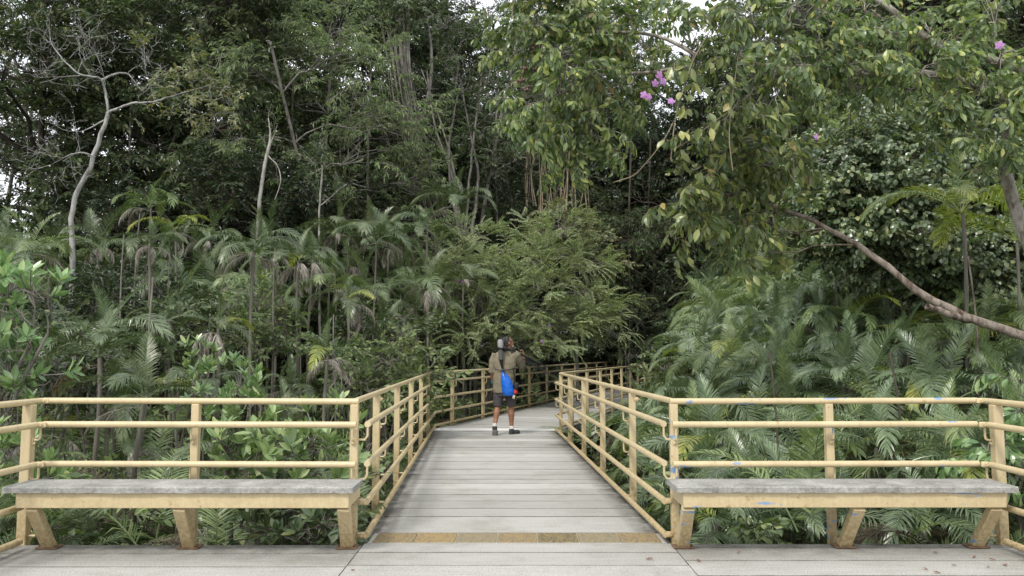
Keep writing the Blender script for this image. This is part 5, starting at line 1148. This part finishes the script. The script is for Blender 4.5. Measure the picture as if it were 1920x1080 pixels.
# gear, in the man's coordinates
def gear(name, lb, cat): o = empty(name, (GX, GY, 0)); return tag(o, lb, cat)
sc_ = gear('spotting_scope', 'spotting scope in a grey padded sleeve slung upright on the man\'s back', 'scope')
X0 = -.075; Yb = -.20
m = MB(); m.tube([(X0, Yb, 1.47), (X0 + .002, Yb, 1.50), (X0 - .004, Yb, 1.60), (X0 - .006, Yb, 1.635)], [.046, .052, .052, .034], 16); m.build('padded_hood', 'light_neoprene', sc_)
m = MB(); m.tube([(X0, Yb, 1.465), (X0 + .004, Yb, 1.40), (X0 + .010, Yb + .005, 1.285)], [.044, .043, .044], 16); m.build('padded_sleeve', 'grey_neoprene', sc_)
m = MB(); m.tube([(X0, Yb, 1.50), (X0, Yb, 1.455)], .051, 16); m.tube([(X0 + .010, Yb + .005, 1.288), (X0 + .010, Yb + .005, 1.278)], .0455, 16); m.box((X0 + .07, Yb + .02, 1.49), (.09, .07, .05), bev=.01); m.build('mount_ring', 'black_gear', sc_)
m = MB(); m.tube([(X0 - .004, Yb, 1.62), (X0 - .03, Yb - .01, 1.665), (X0 - .055, Yb - .015, 1.685)], [.024, .026, .028], 12); m.build('eyepiece', 'black_gear', sc_)
m = MB(); m.tube([(X0 + .01, Yb + .005, 1.28), (X0 + .03, Yb + .012, 1.17), (X0 + .045, Yb + .015, 1.12)], [.036, .022, .014], 10); m.ball((X0 + .045, Yb + .01, 1.10), (.028, .02, .035), 8); m.build('strap_end', 'black_gear', sc_)
m = MB(); m.beam((X0 + .07, Yb + .03, 1.50), (X0 + .095, Yb + .03, 1.735), .014, .014, bev=.003); m.build('aerial_strap', 'black_gear', sc_)
dbg = gear('dry_bag', 'bright blue dry bag hanging at the small of the man\'s back', 'bag')
m = MB(); Rz = Matrix.Rotation(R(-17), 3, 'Y')
def br(u, z): return (X0 + .06 + u, -.205 - .02 * math.sin(PI * (1.1 - z) / .45), z)
ring_loft(m, [(br(-.008, 1.095), .022, .02, None), (br(.0, 1.06), .040, .03, None), (br(.022, 1.00), .075, .048, None), (br(.05, .92), .100, .062, None), (br(.068, .83), .108, .068, None), (br(.083, .74), .108, .068, None), (br(.092, .69), .102, .062, None), (br(.094, .672), .080, .045, None)], 18)
remesh(m, 'pouch', 'dry_blue', dbg, .006, 2, .014)
m = MB(); m.beam((X0 + .05, -.232, 1.10), (X0 + .105, -.262, .985), .028, .012, bev=.003); m.box((X0 + .05, -.225, 1.10), (.045, .03, .03), bev=.006); m.build('buckle_strap', 'black_gear', dbg)
tg = gear('shoulder_strap', 'thin black harness strap across the man\'s back and right side', 'strap')
m = MB(); m.tube([(-.17, -.155, 1.14), (-.08, -.185, 1.115), (.02, -.185, 1.11), (.13, -.165, 1.125), (.205, -.09, 1.14)], .009, 6); m.tube([(.165, -.15, 1.12), (.185, -.145, 1.0), (.175, -.165, .86), (.185, -.165, .79)], .010, 6); m.build('strap_band', 'black_gear', tg)
cm_ = gear('camera', 'black camera with a red band hanging at the man\'s right hip', 'camera')
m = MB(); m.box((.215, -.17, .845), (.10, .07, .11), Matrix.Rotation(.3, 3, 'Y'), .02); m.tube([(.205, -.175, .80), (.19, -.18, .74)], [.042, .044], 14); m.tube([(.185, -.18, .72), (.162, -.185, .63)], [.045, .050], 14); m.build('camera_body', 'black_gear', cm_)
m = MB(); m.tube([(.203, -.178, .765), (.187, -.182, .715)], .049, 16); m.build('red_ring', 'red_band', cm_)
m = MB(); m.box((.170, -.232, .655), (.045, .006, .06), Matrix.Rotation(.25, 3, 'Y'), .002); m.build('lens_label', 'label_pale', cm_)
tp = gear('tripod', 'folded black tripod carried over the man\'s right shoulder', 'tripod')
A_ = Vector((-.01, -.10, 1.500)); Bt = Vector((.80, .30, 1.10)); dt = (Bt - A_).normalized(); sdt = dt.cross(Vector((0, 0, 1))).normalized(); unt = sdt.cross(dt)
m = MB(); m.tube([tuple(A_ - dt * .03), tuple(A_ + dt * .14)], [.030, .032], 12); m.ball(tuple(A_ - dt * .02 + unt * .01), .042, 10); m.box(tuple(A_ + dt * .02 - unt * .02), (.07, .06, .09), None, .01); m.tube([tuple(A_ - dt * .02), tuple(A_ - dt * .05 + Vector((.0, -.03, .12)))], .008, 6)
for k in range(3): m.ball(tuple(A_ + dt * .16 + (unt * math.cos(k * 2.1) + sdt * math.sin(k * 2.1)) * .03), .026, 8)
m.build('head', 'black_gear', tp)
for k in range(3):
    o_ = unt * math.cos(k * 2.094 + .5) + sdt * math.sin(k * 2.094 + .5); l = MB(); a = A_ + dt * .15 + o_ * .026; e = Bt + o_ * .055; mid = a.lerp(e, .48)
    l.tube([tuple(a), tuple(mid)], .0145, 10); l.tube([tuple(mid), tuple(a.lerp(e, .54))], .018, 10); l.tube([tuple(a.lerp(e, .54)), tuple(a.lerp(e, .80))], .011, 8); l.tube([tuple(a.lerp(e, .80)), tuple(a.lerp(e, .84))], .0145, 8); l.tube([tuple(a.lerp(e, .84)), tuple(e)], [.009, .009], 8); l.ball(tuple(e), .013, 8)
    l.build('leg', 'black_gear', tp)


for o in [o for o in COL.objects if o.parent is None and abs(o.location.x - GX) < 1e-4 and abs(o.location.y - GY) < 1e-4]: o.scale = (.93, .98, 1.0)
# ------------------------------------------------------------------ give look-alikes their own descriptions, by row and order from the walkway
ORD = ['first', 'second', 'third', 'fourth', 'fifth', 'sixth', 'seventh', 'eighth', 'ninth', 'tenth', 'eleventh', 'twelfth', 'thirteenth', 'fourteenth', 'fifteenth', 'sixteenth', 'seventeenth', 'eighteenth', 'nineteenth', 'twentieth']
def order(objs, key, text):
    objs = sorted(objs, key=key)
    for i, o in enumerate(objs):
        if i < len(ORD): o['label'] = text % ORD[i]
def top(): return [o for o in COL.objects if o.parent is None and 'label' in o]
AX = lambda o: abs(o.location.x / o.location.y + .03)
rows = {'low palms behind the left railings': [(6, 7.6, '%s low palm from the walkway, in the row touching the left railing'), (7.6, 8.8, '%s low palm from the walkway, second row behind the left railing'), (8.8, 10, '%s low palm from the walkway, third row behind the left railing')],
        'low palms behind the right railings': [(6, 7.6, '%s lush palm from the walkway, in the row touching the right railing'), (7.6, 8.8, '%s lush palm from the walkway, second row behind the right railing'), (8.8, 10, '%s lush palm from the walkway, third row behind the right railing')],
        'palms with dry fronds in the left thicket': [(10, 12, '%s dry skirted palm from the walkway, nearest row of the left thicket'), (12, 14, '%s dry skirted palm from the walkway, middle row of the left thicket'), (14, 16, '%s dry skirted palm from the walkway, back row of the left thicket')],
        'palms in the right thicket': [(10, 11.7, '%s green palm from the walkway, nearest row of the right thicket'), (11.7, 13.4, '%s green palm from the walkway, middle row of the right thicket'), (13.4, 15, '%s green palm from the walkway, back row of the right thicket')]}
for gname, rws in rows.items():
    for a, b, t in rws: order([o for o in top() if o.get('group') == gname and a <= o.location.y < b], AX, t)
for side, gname, ys in (('left', 'distant palms below the left forest', (16, 18, 20, 23)), ('right', 'distant palms of the right thicket', (15, 16.4, 17.8, 19.2, 20.6, 22, 26))):
    for i in range(len(ys) - 1):
        rn = ['nearest', 'second', 'third', 'fourth', 'fifth', 'farthest'][i] if i < len(ys) - 2 else 'farthest'
        t = '%s palm from the walkway in the ' + rn + (' row below the left forest wall' if side == 'left' else ' row on the far right slope')
        order([o for o in top() if o.get('group') == gname and ys[i] <= o.location.y < ys[i + 1]], AX, t)
byl = {}
for o in top():
    if o.name.startswith('forest_tree'): byl.setdefault(o['label'], []).append(o)
PX = lambda o: o.location.x / o.location.y
for lb, obs in byl.items():
    n = len(obs); obs.sort(key=PX)
    if n == 2: names = ['left one', 'right one']
    elif n > 2: names = ['leftmost one'] + ['%s from the left' % ORD[i] for i in range(1, n - 1)] + ['rightmost one']
    if n > 1:
        for o, nm in zip(obs, names): o['label'] = lb.replace('in the middle of the forest wall', 'in the middle') + ', ' + nm

for o in top():
    if len(o['label'].split()) > 16: print('LONG', o['label'])
